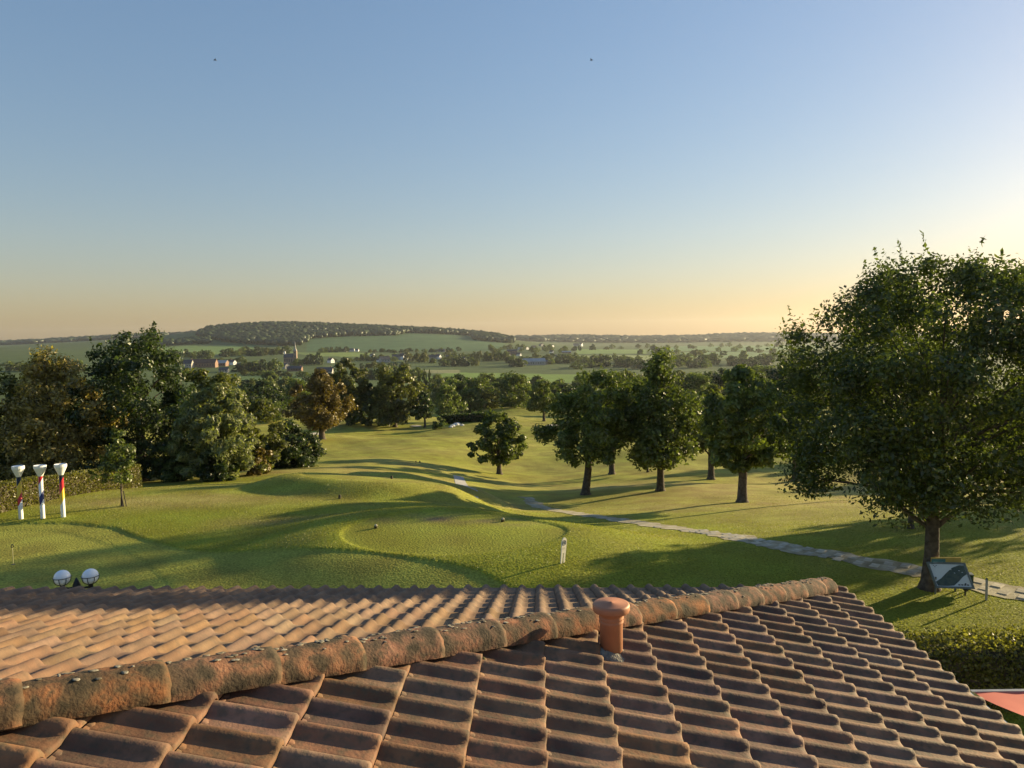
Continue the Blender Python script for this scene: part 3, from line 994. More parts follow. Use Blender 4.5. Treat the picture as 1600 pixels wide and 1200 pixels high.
for sx in (-1, 1):
    gx, gy = sx*.178*ca_, sx*.178*sa_
    arm = MB(); arm.tube([(0, 0, top+.005), (gx*.5, gy*.5, top-.005), (gx, gy, top+.0)], [.016, .014, .016], 8)
    arm.build('arm', M['iron'], lamp, smooth=True)
    ho = MB(); ho.lathe([(.030, top-.02), (.030, top+.035), (.045, top+.05)], 12, (gx, gy, 0))
    ho.build('lamp_holder', M['iron'], lamp, smooth=True)
    gc = top+.145; gr = .102
    gm_ = MB(); pr = [(max(.002, gr*math.sin(a)), gc-gr*math.cos(a)) for a in np.linspace(.02, math.pi-.02, 18)]
    gm_.lathe(pr, 28, (gx, gy, 0)); gl_ = gm_.build('globe', M['globe'], lamp, smooth=True)
    cg = MB()
    for j in range(8):
        b = 2*math.pi*j/8+.2
        cg.tube([(gx+(gr+.006)*math.sin(a)*math.cos(b), gy+(gr+.006)*math.sin(a)*math.sin(b), gc-(gr+.006)*math.cos(a)) for a in np.linspace(.25, 1.62, 8)], [.0042]*8, 5)
    ring = [(gx+(gr+.007)*math.cos(b), gy+(gr+.007)*math.sin(b), gc+.006) for b in np.linspace(0, 2*math.pi, 29)]
    cg.tube(ring, [.0045]*29, 5, False)
    cg.build('cage', M['iron'], lamp, smooth=True)

# ------------------------------------------------------------------ practice pin, tee sign, tee markers
g = ground_at(21, 882)
pin = empty('practice_pin', g)
tag(pin, 'short thin yellow practice pin with a dark round number on top', 'golf pin')
m_ = MB(); m_.lathe([(.008, -.02), (.008, .50)], 8); m_.build('stick', noise_mat('pale_yellow_stick', (.55, .50, .24), (.62, .56, .30), 5, .6), pin)
m_ = MB(); ring = [(.034*math.cos(b), 0, .545+.042*math.sin(b)) for b in np.linspace(0, 2*math.pi, 17)]
m_.tube(ring, [.011]*17, 6, False); m_.build('number_ring', M['iron'], pin)
m_ = MB(); m_.lathe([(.055, .0), (.055, .004), (.05, .006)], 14); m_.build('hole_cup', M['iron'], pin)

g = ground_at(879, 880)
sg = empty('tee_sign', g); sg.rotation_euler = (0, R(7), R(42))
tag(sg, 'white two legged tee sign with round emblem right of the near tee', 'sign')
out = [(-.085, .26), (.085, .26), (.092, .52)] + [(.092*math.cos(a), .56+.12*math.sin(a)) for a in np.linspace(0, math.pi, 11)] + [(-.092, .52)]
fx = lambda u, w, d_: (u, d_, w)
M['sign_white'] = noise_mat('cream_board', (.72, .68, .58), (.78, .74, .64), 4, .5)
m_ = MB(); m_.prism(out, fx, -.012, .012); bd = m_.build('board', M['sign_white'], sg)
for sx in (-1, 1):
    m_ = MB(); m_.prism([(sx*.052-.026, -.05), (sx*.052+.026, -.05), (sx*.052+.030, .262), (sx*.052-.030, .262)], fx, -.011, .011); m_.build('leg', M['sign_white'], sg)
M['print_grey'] = noise_mat('print_grey', (.22, .20, .17), (.27, .25, .21), 4, .7)
m_ = MB(); ring = [(.060*math.cos(b), -.0145, .545+.066*math.sin(b)) for b in np.linspace(0, 2*math.pi, 25)]
m_.tube(ring, [.0075]*25, 5, False)
m_.tube([(-.022, -.0145, .555), (.0, -.0145, .575), (.022, -.0145, .55)], [.007]*3, 5); m_.tube([(0, -.0145, .575), (0, -.0145, .51)], [.006]*2, 5)
m_.build('emblem', M['print_grey'], bd)
M['print_faint'] = noise_mat('print_faint', (.50, .45, .36), (.55, .50, .40), 4, .7)
m_ = MB()
for z in (.40, .372): m_.box(-.05, .05, -.0145, -.0125, z, z+.012)
m_.build('lettering', M['print_faint'], bd)

M['marker_w'] = noise_mat('marker_wood_pale', (.40, .36, .24), (.52, .47, .33), 8, .8)
M['marker_d'] = noise_mat('marker_wood_dark', (.05, .045, .03), (.09, .08, .05), 8, .8)
for px, py, r_, lab, dark in [(587, 823, .055, 'pale wooden tee marker on the left of the near tee', 0), (785, 813, .055, 'wooden tee marker at the right end of the near tee', 0),
                        (531, 779, .06, 'dark tee marker at the left of the middle tee', 1), (612, 747, .055, 'dark tee marker on the farthest tee', 1),
                        (650, 723, .06, 'left dark tee marker on the shaded fairway', 1), (656, 723, .06, 'right dark tee marker on the shaded fairway', 1)]:
    g = ground_at(px, py)
    o = empty('tee_marker', (g.x, g.y, float(gz(g.x, g.y)))); tag(o, lab, 'tee marker', 'wooden tee markers')
    m_ = MB(); m_.lathe([(r_*.8, -.02), (r_, .02), (r_*1.02, .12), (r_*.92, .135)], 12); m_.build('stump', M['marker_d'], o, smooth=False)
    m_ = MB(); m_.lathe([(r_*.86, .1352), (r_*.80, .150), (r_*.4, .158)], 12); m_.build('cap', M['marker_d'] if dark else M['marker_w'], o, smooth=True)
    if not dark:
        o.rotation_euler = (R(38), 0, R(15))

# ------------------------------------------------------------------ course map board under the big tree and its neighbours
g = ground_at(1487, 931)
K = g.y/FPX*1.0        # metres per photo pixel here
bd = empty('course_map_board', g, R(-8))
tag(bd, 'tilted course map board in a grey frame under the big tree', 'map board')
M['frame_grey'] = noise_mat('frame_grey_green', (.13, .15, .14), (.18, .20, .19), 8, .45, metal=.3)
M['map_white'] = noise_mat('map_paper', (.60, .65, .68), (.66, .71, .74), 4, .25, spec=.5)
M['map_green'] = noise_mat('map_print_green', (.035, .055, .038), (.075, .095, .06), 14, .25, spec=.5)
M['map_dark'] = noise_mat('map_print_dark', (.04, .05, .06), (.08, .09, .10), 14, .3)
W2, H_ = .44, .62
z0 = .18; th = R(24)         # board leans back
def bp(u, w, d_=0.0):        # u across, w up the face, d_ off the face towards the viewer
    return (u + .13*(1-w/H_) - .05, w*math.sin(th)-d_*math.cos(th)*1.0, z0 + w*math.cos(th)+d_*math.sin(th)*.9)
def face(poly, d_, name, mat, parent=bd, t=.006):
    n_ = len(poly); v_ = [bp(u, w, d_-t) for u, w in poly]+[bp(u, w, d_) for u, w in poly]
    f_ = [tuple(range(n_))[::-1], tuple(range(n_, 2*n_))]+[(i, (i+1) % n_, n_+(i+1) % n_, n_+i) for i in range(n_)]
    q_ = MB(); q_.add(v_, f_); return q_.build(name, mat, parent)
face([(-W2, 0), (W2, 0), (W2, H_), (-W2, H_)], -.012, 'back_panel', M['frame_grey'], t=.03)
fw = .045
for poly in ([(-W2, 0), (W2, 0), (W2, fw), (-W2, fw)], [(-W2, H_-fw), (W2, H_-fw), (W2, H_), (-W2, H_)],
             [(-W2, fw), (-W2+fw, fw), (-W2+fw, H_-fw), (-W2, H_-fw)], [(W2-fw, fw), (W2, fw), (W2, H_-fw), (W2-fw, H_-fw)]):
    face(poly, .014, 'frame_bar', M['frame_grey'], t=.022)
mp = face([(-W2+fw+.002, fw+.002), (W2-fw-.002, fw+.002), (W2-fw-.002, H_-fw-.002), (-W2+fw+.002, H_-fw-.002)], -.004, 'map_sheet', M['map_white'])
face([(-.37, .055), (-.14, .055), (.00, .07), (.14, .17), (.27, .28), (.385, .35), (.385, .555), (.28, .555), (.10, .49), (-.08, .36), (-.24, .23), (-.385, .15)], .000, 'map_print', M['map_green'], mp, .003)
for i in range(4):
    u = .10+i*.065
    face([(u, .075), (u+.045, .075), (u+.045, .105), (u, .105)], .001, 'map_symbol', M['map_dark'], mp, .003)
for u, w in ((-.32, .53), (-.26, .53), (-.30, .50), (.22, .42), (.28, .38), (.10, .36), (.04, .44)):
    face([(u, w), (u+.03, w), (u+.03, w+.014), (u, w+.014)], .0022, 'map_symbol', M['map_dark'] if u < 0 else M['map_white'], mp, .003)
m_ = MB(); m_.tube([(-.33, .10, -.05), (-.33, .10, .42)], [.02, .02], 8); m_.build('leg', M['frame_grey'], bd)
m_ = MB(); m_.tube([(.33, .06, -.05), (.33, .06, .30)], [.02, .02], 8); m_.lathe([(.02, .10), (.055, .14), (.055, .19), (.02, .20)], 10, (.33, .06, 0)); m_.build('leg', M['iron'], bd)

g2 = ground_at(1480, 925)
sb = empty('course_sign', g2, R(-4)); tag(sb, 'ochre signboard with a teal plate behind the course map', 'sign')
kk = g2.y/FPX
zt = (925-869)*kk; zb = (925-886)*kk
M['ochre'] = noise_mat('ochre_board', (.42, .30, .08), (.50, .37, .11), 5, .7)
M['teal'] = noise_mat('teal_plate', (.05, .16, .19), (.07, .20, .23), 5, .5)
x0, x1 = (1454-1480)*kk, (1500-1480)*kk
m_ = MB(); m_.box(x0, x1, 0, .02, zb, zt); bb = m_.build('board', M['ochre'], sb)
m_ = MB(); m_.box(x0+.01, x0+.34, -.006, -.001, zb+.03, zt-.04); tp_ = m_.build('plate', M['teal'], bb)
m_ = MB()
for z in (.045, .085, .12): m_.box(x0+.05, x0+.28, -.0085, -.0062, zb+.02+z, zb+.032+z)
m_.build('lettering', noise_mat('plate_print', (.30, .45, .46), (.34, .50, .50), 4, .6), tp_)
for xx in (x0+.1, x1-.1):
    m_ = MB(); m_.box(xx-.02, xx+.02, .022, .06, -.1, zt-.02); m_.build('post', M['frame_grey'], sb)

g3 = ground_at(1512, 924)
bw_ = empty('ball_washer', (g3.x, g3.y, g3.z), R(-20)); tag(bw_, 'small dark green ball washer box right of the map board', 'ball washer')
M['dgreen'] = noise_mat('dark_green_metal', (.03, .06, .03), (.05, .085, .045), 6, .5)
m_ = MB(); m_.tube([(0, 0, -.05), (0, 0, .16)], [.022, .02], 8); m_.build('post', M['iron'], bw_)
m_ = MB(); m_.box(-.10, .10, -.08, .08, .162, .42); bo = m_.build('box', M['dgreen'], bw_)
m_ = MB(); m_.prism([(-.115, .422), (.115, .422), (.10, .45), (-.10, .45)], lambda u, w, d_: (u, d_, w), -.095, .095); m_.build('lid', M['frame_grey'], bw_)
g4 = ground_at(1541, 938)
mk = empty('marker_post', g4); tag(mk, 'thin grey wooden post beside the paved path', 'post')
m_ = MB(); m_.box(-.02, .02, -.018, .018, -.1, .50); m_.build('shaft', noise_mat('weathered_wood', (.36, .33, .28), (.46, .43, .37), 9, .9), mk)
m_ = MB(); m_.prism([(-.03, .502), (.03, .502), (.0, .535)], lambda u, w, d_: (u, d_, w), -.024, .024); m_.build('top', M['frame_grey'], mk)

# ------------------------------------------------------------------ red awning at the lower right
M['awning'] = noise_mat('red_awning_fabric', (.62, .125, .085), (.68, .150, .100), 2, .7, .15, 60, bdist=.004)
aw0 = at_depth(1519, 1079, 8.4)
aw = empty('awning', (aw0.x, aw0.y, 0)); tag(aw, 'red terrace awning with a grey front rail below the roof edge', 'awning')
za = aw0.z
V_, F_ = [], []
nu, nv = 16, 10
for j in range(nv+1):
    for i in range(nu+1):
        x = 3.6*i/nu; f = j/nv
        y = -.05 - 1.55*f
        # the near left corner is cut back to the wall
        xx = x + max(0, f-.12)*.62
        V_.append((xx, y, za + .18*f - .05*math.sin(math.pi*f) + .008*math.sin(9*xx)))
for j in range(nv):
    for i in range(nu):
        b = j*(nu+1)+i; F_.append((b, b+nu+1, b+nu+2, b+1))
m_ = MB(); m_.add(V_, F_); m_.build('fabric', M['awning'], aw, smooth=True)
m_ = MB(); m_.box(-.03, 3.7, -.05, .0, za-.05, za+.012); m_.build('front_rail', M['zinc'], aw)
for x in (.1, 3.5):
    m_ = MB(); m_.tube([(x, -.03, 0), (x, -.03, za-.05)], [.03, .03], 10); m_.build('leg', M['zinc'], aw)

# ------------------------------------------------------------------ white stones by the pond, birds
M['stone'] = noise_mat('white_stone', (.55, .53, .50), (.70, .68, .64), 3, .9)
def rock(c, r_, seed, lab, grp):
    rs = random.Random(seed); m_ = MB(); n = 9
    V_ = []
    for (rk, zk) in ((.9, -.1), (1.0, .35), (.75, .75), (.3, .95)):
        for j in range(n):
            b = 2*math.pi*j/n; w = rs.uniform(.8, 1.2)
            V_.append((r_*rk*math.cos(b)*w*1.3, r_*rk*math.sin(b)*w, r_*zk*rs.uniform(.85, 1.1)))
    F_ = [(k*n+j, k*n+(j+1) % n, (k+1)*n+(j+1) % n, (k+1)*n+j) for k in range(3) for j in range(n)]+[tuple(3*n+j for j in range(n))]
    m_.add(V_, F_); o = m_.build('stone', M['stone'], None, c, smooth=False); tag(o, lab, 'stone', grp)
for i, (px, py, r_) in enumerate([(704, 668, .30), (707, 667, .42), (712, 665, .5), (715, 664, .45), (722, 665, .3)]):
    rock(ground_at(px, py), r_, 40+i, 'pale stone heaped before the dark hedge beyond the fairway', 'pale stones by the dark hedge')
for px, py, ang, lab in ((336, 94, .6, 'tiny dark bird high in the left half of the sky'), (924, 94, -.3, 'tiny dark bird high in the sky right of centre')):
    c = at_depth(px, py, 75)
    b_ = empty('bird', c, ang); tag(b_, lab, 'bird')
    m_ = MB(); m_.tube([(-.16, 0, .0), (-.08, 0, .01), (.04, 0, .015), (.13, 0, .0), (.18, 0, -.005)], [.008, .035, .045, .025, .006], 8)
    for sy in (-1, 1):
        v_ = [(.06, 0, .02), (-.05, 0, .02), (.03, sy*.16, .09), (-.06, sy*.14, .085), (-.03, sy*.34, .05), (-.06, sy*.34, .05),
              (.06, 0, .012), (-.05, 0, .012), (.03, sy*.16, .082), (-.06, sy*.14, .077)]
        m_.add(v_, [(0, 1, 3, 2), (2, 3, 5, 4), (6, 8, 9, 7), (8, 4, 5, 9), (0, 2, 8, 6), (1, 7, 9, 3), (2, 4, 8), (3, 9, 5)])
    m_.build('body', M['iron'], b_, smooth=True)
# ------------------------------------------------------------------ trees, shrubs, hedges
def leaf_quads(C, size, rs, elong=1.9, up=0.35, droop=0.0, out=None):
    """one folded-flat leaf quad at every row of C; size: scalar or array"""
    n = len(C)
    nrm = rs.normal(size=(n, 3))*(1.0 if out is None else .62)
    if out is not None: nrm += out
    nrm[:, 2] += up*np.abs(rs.normal(size=n))*2
    nrm /= np.linalg.norm(nrm, axis=1)[:, None]
    d = rs.normal(size=(n, 3)); d[:, 2] -= droop
    d -= nrm*(d*nrm).sum(1)[:, None]; d /= np.linalg.norm(d, axis=1)[:, None]+1e-9
    b = np.cross(nrm, d)
    s = (np.asarray(size)*(.55+.95*rs.rand(n)**1.4))[:, None]
    L_ = s*elong/2; W_ = s/2
    p0 = C - d*L_; p2 = C + d*L_; p1 = C + b*W_*1.0 - d*L_*.1; p3 = C - b*W_ - d*L_*.1
    V_ = np.stack([p0, p1, p2, p3], 1).reshape(-1, 3)
    F_ = np.arange(4*n).reshape(n, 4)
    return V_, F_

def lumpy(rs, k=9, amp=1.0):
    """angular unevenness of a crown: a few random bumps"""
    A = [(rs.randint(1, 5), rs.uniform(0, 6.28), rs.uniform(0, 9), rs.uniform(.04, .13)*amp) for _ in range(k)]
    def f(phi, t):
        s = 1.0
        for m_, p_, q_, a_ in A: s = s + a_*np.sin(m_*phi+p_+q_*t)
        return s
    return f

def crown_points(rs, H, prof, width, nclump, nleaf, rc, shell=.5, flat=.75, sprig=0.0, lean=(0, 0), amp=1.2):
    """prof: [(height fraction, radius fraction)] ; returns leaf centres and clump centres"""
    zs = np.array([p[0] for p in prof])*H; rsd = np.array([p[1] for p in prof])*width/2
    bump = lumpy(rs, amp=amp)
    g = np.linspace(zs[0], zs[-1], 200); w = np.interp(g, zs, rsd)**1.5+1e-4; cw = np.cumsum(w); cw /= cw[-1]
    z = np.interp(rs.rand(nclump), cw, g)
    R_ = np.interp(z, zs, rsd)
    phi = rs.uniform(0, 2*np.pi, nclump)
    R_ = R_*bump(phi, z/H)
    f = shell + (1-shell)*rs.rand(nclump)**.6
    inner = rs.rand(nclump) < .12
    f = np.where(inner, rs.rand(nclump)*.6, f)
    r = np.maximum(R_*f - rc*.35, 0)
    C = np.stack([r*np.cos(phi)+lean[0]*z/H, r*np.sin(phi)+lean[1]*z/H, z], 1)
    ci = rs.randint(0, nclump, nleaf)
    cr = rc*rs.uniform(.6, 1.35, nclump)
    o = rs.normal(size=(nleaf, 3)); o /= np.linalg.norm(o, axis=1)[:, None]
    o *= (rs.rand(nleaf)**.45*cr[ci])[:, None]; o[:, 2] *= flat
    P = C[ci]+o
    D = o/(np.linalg.norm(o, axis=1)[:, None]+1e-9)
    if sprig > 0:      # thin twigs sticking out of the outline
        ns = int(nclump*sprig)
        out = []
        for j in rs.choice(nclump, ns):
            dirv = np.array([C[j, 0], C[j, 1], (C[j, 2]-H*.55)*1.0]); dirv /= np.linalg.norm(dirv)+1e-9
            dirv = dirv*.6+np.array([0, 0, .75])+rs.normal(size=3)*.25; dirv /= np.linalg.norm(dirv)
            ln = rc*rs.uniform(.9, 1.6); k = 18
            t = np.linspace(.3, 1, k)[:, None]
            out.append(C[j]+dirv*t*ln+rs.normal(size=(k, 3))*rc*.10*(1.15-t))
        P = np.concatenate([P]+out); D = np.concatenate([D, rs.normal(size=(len(P)-len(D), 3))*.5])
    return P, C, D

def wood(rs, H, base_r, fork, C, nlimb, n=8, top=.8, wig=.06, lean=(0, 0), flare=1.5, sides=8):
    """trunk with root flare and limbs bending to some of the clump centres"""
    mb_ = MB()
    zt = H*top
    pts, rad = [(0, 0, -.25), (0, 0, .0), (0.0, 0, .18)], [base_r*flare*1.15, base_r*flare, base_r*1.12]
    k = 9
    for i in range(1, k+1):
        f = i/k
        z = .18+(zt-.18)*f
        pts.append((lean[0]*z/H+rs.normal()*wig*f*H*.12, lean[1]*z/H+rs.normal()*wig*f*H*.12, z))
        rad.append(base_r*max(.06, (1-f)**.8) if z > fork else base_r*(1-.18*z/fork))
    mb_.tube(pts, rad, sides+2)
    P = np.array(pts)
    idx = rs.choice(len(C), min(nlimb, len(C)), replace=False)
    for j in idx:
        c = C[j]
        zb = min(max(fork*.85, c[2]*rs.uniform(.35, .75)), zt*.95)
        b = np.array([np.interp(zb, P[:, 2], P[:, 0]), np.interp(zb, P[:, 2], P[:, 1]), zb])
        r0 = base_r*rs.uniform(.28, .5)*max(.25, 1-zb/H)
        mid = b*.5+c*.5; mid[2] += np.linalg.norm((c-b)[:2])*rs.uniform(-.05, .2)*1.0
        q1 = b*.75+mid*.25+rs.normal(size=3)*.02*H*.3
        mb_.tube([b, q1, mid, c*.8+mid*.2, c], [r0, r0*.8, r0*.55, r0*.3, r0*.1], max(4, sides-3), False)
    return mb_

PROFILES = {
 'round': [(.20, .15), (.28, .62), (.42, .95), (.58, 1.0), (.75, .85), (.9, .5), (1.0, .08)],
 'broad': [(.16, .30), (.24, .80), (.38, 1.0), (.55, .97), (.72, .80), (.88, .48), (1.0, .08)],
 'dome':  [(.26, .35), (.32, .80), (.45, 1.0), (.62, .97), (.80, .78), (.93, .45), (1.0, .12)],
 'cone':  [(.20, .55), (.30, .92), (.45, .88), (.62, .68), (.80, .42), (.93, .20), (1.0, .04)],
 'tall':  [(.03, .45), (.15, .78), (.35, .98), (.55, 1.0), (.75, .85), (.9, .55), (1.0, .12)],
 'lomb':  [(.03, .5), (.2, .9), (.5, 1.0), (.8, .75), (1.0, .1)],
 'bush':  [(.0, .75), (.18, .98), (.45, 1.0), (.7, .82), (.88, .5), (1.0, .12)],
 'low':   [(.04, .60), (.14, .88), (.35, 1.0), (.55, .97), (.75, .80), (.9, .5), (1.0, .10)],
}

def make_tree(name, loc, H, width, prof, leaf, nclump, nleaf, lsize, label, cat='tree', base_r=.18, fork=None, nlimb=10,
              rc=None, seed=0, sprig=0.0, shell=.5, group=None, flat=.75, elong=1.9, droop=0.0, lean=(0, 0), rz=0.0, sides=7, amp=1.2):
    rs = np.random.RandomState(seed)
    rc = rc or width*.105
    pr = PROFILES[prof] if isinstance(prof, str) else prof
    P, C, D = crown_points(rs, H, pr, width, nclump, nleaf, rc, shell, flat, sprig, lean, amp)
    t = empty(name, loc, rz)
    V_, F_ = leaf_quads(P, lsize, rs, elong, droop=droop, out=D)
    link('crown', mesh_np('crown', V_, F_, M[leaf]), t)
    fork = fork if fork is not None else pr[0][0]*H*1.05
    wood(rs, H, base_r, max(fork, .1), C, nlimb, lean=lean, sides=sides).build('trunk', M['bark'], t, smooth=True)
    tag(t, label, cat, group)
    return t

def dup_tree(src, loc, sc, rz, label, group, cat='tree'):
    t = src.copy(); COL.objects.link(t); t.location = loc; t.scale = sc; t.rotation_euler = (0, 0, rz)
    for k in ('label', 'category', 'group'):
        if k in t: del t[k]
    tag(t, label, cat, group)
    for ch in src.children:
        c = ch.copy(); COL.objects.link(c); c.parent = t
    return t

def tree_px(name, px, py, top, wpx, prof, leaf, label, Y=None, **kw):
    """stands where the ground is seen at (px, py) or at depth Y; top row and width measured in photo pixels"""
    if Y is None: g = ground_at(px, py)
    else: g, py = spot(px, Y)
    dist = g.y
    H = (py-top)*dist/FPX*1.0; W = wpx*dist/FPX
    return make_tree(name, g, H, W, prof, leaf, label=label, **kw)

# the big oak on the right
g = ground_at(1452, 920)
K = g.y/FPX
make_tree('oak_tree', g, 520*K, 525*K, [(.28, .25), (.30, .74), (.36, .96), (.46, 1.0), (.62, 1.0), (.77, .93), (.88, .74), (.96, .46), (1.0, .2)],
          'leaf_oak', 350, 105000, .054, 'large dark leafy oak standing over the map board on the right', base_r=.185, fork=1.75, nlimb=60, rc=.62, seed=11,
          sprig=.6, shell=.45, elong=2.0, lean=(.35, 0), sides=10, amp=.45)
# thin tree whose trunk shows behind it
tree_px('young_tree', 1423, 826, 640, 170, 'dome', 'leaf_oak', 'thin young tree glimpsed below the big oak crown', nclump=51, nleaf=6650, lsize=0.086, base_r=.085, seed=12, nlimb=8)
# row of trees on the slope right of centre
tree_px('oak_tree', 915, 773, 568, 150, 'dome', 'leaf_mid', 'broad oak with leaning trunk, left end of the slope group', nclump=140, nleaf=28500, lsize=0.122, base_r=.27, seed=21, sprig=.3, nlimb=22, lean=(.9, 0), fork=2.6)
tree_px('oak_tree', 1032, 767, 543, 128, 'cone', 'leaf_mid', 'tallest pointed oak in the middle of the slope group', nclump=140, nleaf=26600, lsize=0.122, base_r=.25, seed=22, sprig=.5, nlimb=24, fork=2.4, rc=.85)
tree_px('oak_tree', 1160, 785, 566, 140, 'dome', 'leaf_mid', 'round oak beside the path, right end of the slope group', nclump=133, nleaf=25650, lsize=0.122, base_r=.26, seed=23, sprig=.35, nlimb=24, fork=2.8)
tree_px('oak_tree', 956, 741, 585, 95, 'dome', 'leaf_mid', 'smaller oak half hidden behind the leaning trunk tree', nclump=89, nleaf=13300, lsize=0.144, base_r=.26, seed=24, nlimb=10)
tree_px('young_tree', 1012, 738, 660, 40, 'dome', 'leaf_olive', 'thin young tree left of the tallest oak trunk', nclump=38, nleaf=3420, lsize=0.122, base_r=.09, seed=25, nlimb=6)
tree_px('oak_tree', 1111, 749, 600, 105, 'dome', 'leaf_olive', 'sunlit oak seen between the tall oak and the round oak', nclump=95, nleaf=15200, lsize=0.144, base_r=.27, seed=26, nlimb=12)
tree_px('oak_tree', 1243, 752, 566, 120, 'dome', 'leaf_dark', 'dark tree showing left of the big oak crown', nclump=102, nleaf=17100, lsize=0.144, base_r=.3, seed=27, nlimb=10)
tree_px('oak_tree', 780, 741, 634, 84, 'broad', 'leaf_mid', 'single small oak standing alone right of the fairway', nclump=95, nleaf=16150, lsize=0.144, base_r=.24, seed=28, sprig=.3, nlimb=14)
tree_px('bush', 800, 716, 700, 34, 'bush', 'leaf_dark', 'low dark bush right of the lone oak trunk', cat='bush', nclump=30, nleaf=2850, lsize=0.122, base_r=.06, seed=29, nlimb=5)

# the wood on the left
tree_px('evergreen_tree', 222, 752, 504, 185, 'low', 'leaf_dark', 'tallest very dark tree behind the left hedge', nclump=191, nleaf=41800, lsize=0.115, base_r=.34, seed=31, sprig=.2, nlimb=14, rc=.75)
tree_px('broadleaf_tree', 82, 757, 548, 165, 'low', 'leaf_brown', 'wide olive brown tree behind the giant golf tees', nclump=178, nleaf=39900, lsize=0.108, base_r=.3, seed=32, nlimb=14, rc=.8)
tree_px('broadleaf_tree', -25, 757, 545, 110, 'low', 'leaf_olive', 'olive green tree cut by the left picture edge', nclump=102, nleaf=17100, lsize=0.122, base_r=.26, seed=33, nlimb=10)
tree_px('bush', 8, 750, 680, 85, 'bush', 'leaf_dark', 'dark round bush behind the left end of the hedge', cat='bush', nclump=51, nleaf=8550, lsize=0.101, base_r=.08, seed=34, nlimb=6)
tree_px('broadleaf_tree', 322, 740, 570, 125, 'low', 'leaf_olive', 'olive tree rising behind the pale willow on the left', Y=50, nclump=114, nleaf=20900, lsize=0.122, base_r=.26, seed=35, nlimb=10)
tree_px('willow_tree', 342, 750, 600, 118, 'tall', 'leaf_willow', 'pale grey green willow in front of the left wood', nclump=127, nleaf=30400, lsize=0.094, base_r=.22, seed=36, nlimb=10, elong=2.8, droop=.6)
tree_px('broadleaf_tree', 392, 741, 612, 98, 'low', 'leaf_olive', 'yellow green tree between the willow and the dark bush', nclump=95, nleaf=18050, lsize=0.108, base_r=.2, seed=37, nlimb=8)
tree_px('bush', 275, 752, 682, 70, 'bush', 'leaf_mid', 'mid green bush at the foot of the darkest tree', cat='bush', nclump=57, nleaf=11400, lsize=0.094, base_r=.08, seed=38, nlimb=6)
tree_px('bush', 345, 752, 690, 62, 'bush', 'leaf_dark', 'dark shrub at the foot of the pale willow', cat='bush', nclump=44, nleaf=8550, lsize=0.094, base_r=.08, seed=39, nlimb=6)
tree_px('bush', 456, 731, 660, 92, 'bush', 'leaf_dark', 'dark spiky round bush alone at the fairway edge', cat='bush', nclump=89, nleaf=17100, lsize=0.108, base_r=.1, seed=40, nlimb=8, sprig=.8)
tree_px('bush', 405, 741, 700, 50, 'bush', 'leaf_rust', 'low rusty shrub left of the dark spiky bush', cat='bush', nclump=31, nleaf=4750, lsize=0.094, base_r=.06, seed=44, nlimb=6)

# thin staked tree by the hedge
g = ground_at(191, 791); K = g.y/FPX
st = make_tree('young_tree', g, 128*K, 62*K, [(.24, .25), (.33, .8), (.48, 1.0), (.66, .78), (.82, .45), (1.0, .1)], 'leaf_mid', 60, 2600, .075,
               'spindly young tree tied to two dark stakes', base_r=.045, fork=.55, nlimb=26, rc=.2, seed=41, sprig=.8, shell=.3)
for sx in (.05, .16):
    m_ = MB(); m_.tube([(sx+.06, -.06, -.1), (sx-.05, -.06, .62)], [.022, .02], 7); m_.build('stake', M['marker_d'], st)

# rust coloured oak on the fairway edge and the tall pair behind
tree_px('oak_tree', 503, 686, 577, 96, 'broad', 'leaf_rust', 'rust tinged oak with short thick trunk on the fairway edge', nclump=120, nleaf=20900, lsize=0.173, base_r=.40, seed=51, nlimb=14, fork=1.8, sprig=.2)
tree_px('poplar_tree', 545, 663, 556, 76, 'tall', 'leaf_olive', 'left of two tall billowing trees closing the fairway', rc=1.1, nclump=102, nleaf=15200, lsize=0.259, base_r=.4, seed=52, nlimb=8)
tree_px('poplar_tree', 617, 667, 564, 74, 'tall', 'leaf_olive', 'right of two tall billowing trees closing the fairway', rc=1.1, nclump=102, nleaf=15200, lsize=0.259, base_r=.4, seed=53, nlimb=8)
tree_px('bush', 580, 665, 600, 62, 'bush', 'leaf_dark', 'dark thicket between the two tall billowing trees', cat='bush', nclump=63, nleaf=8550, lsize=0.230, base_r=.12, seed=54, nlimb=6)
tree_px('young_tree', 664, 668, 613, 42, 'dome', 'leaf_dark', 'small dark tree with bare trunk before the bunker', nclump=57, nleaf=5700, lsize=0.216, base_r=.22, seed=55, nlimb=8)
tree_px('bush', 686, 670, 652, 24, 'bush', 'leaf_mid', 'rounded green bush left of the pale pond stones', cat='bush', nclump=25, nleaf=1900, lsize=0.216, base_r=.08, seed=56, nlimb=5)
tree_px('oak_tree', 850, 658, 594, 62, 'dome', 'leaf_mid', 'round topped tree left of the slope group, two thin trunks', nclump=89, nleaf=10450, lsize=0.245, base_r=.3, seed=57, nlimb=10)

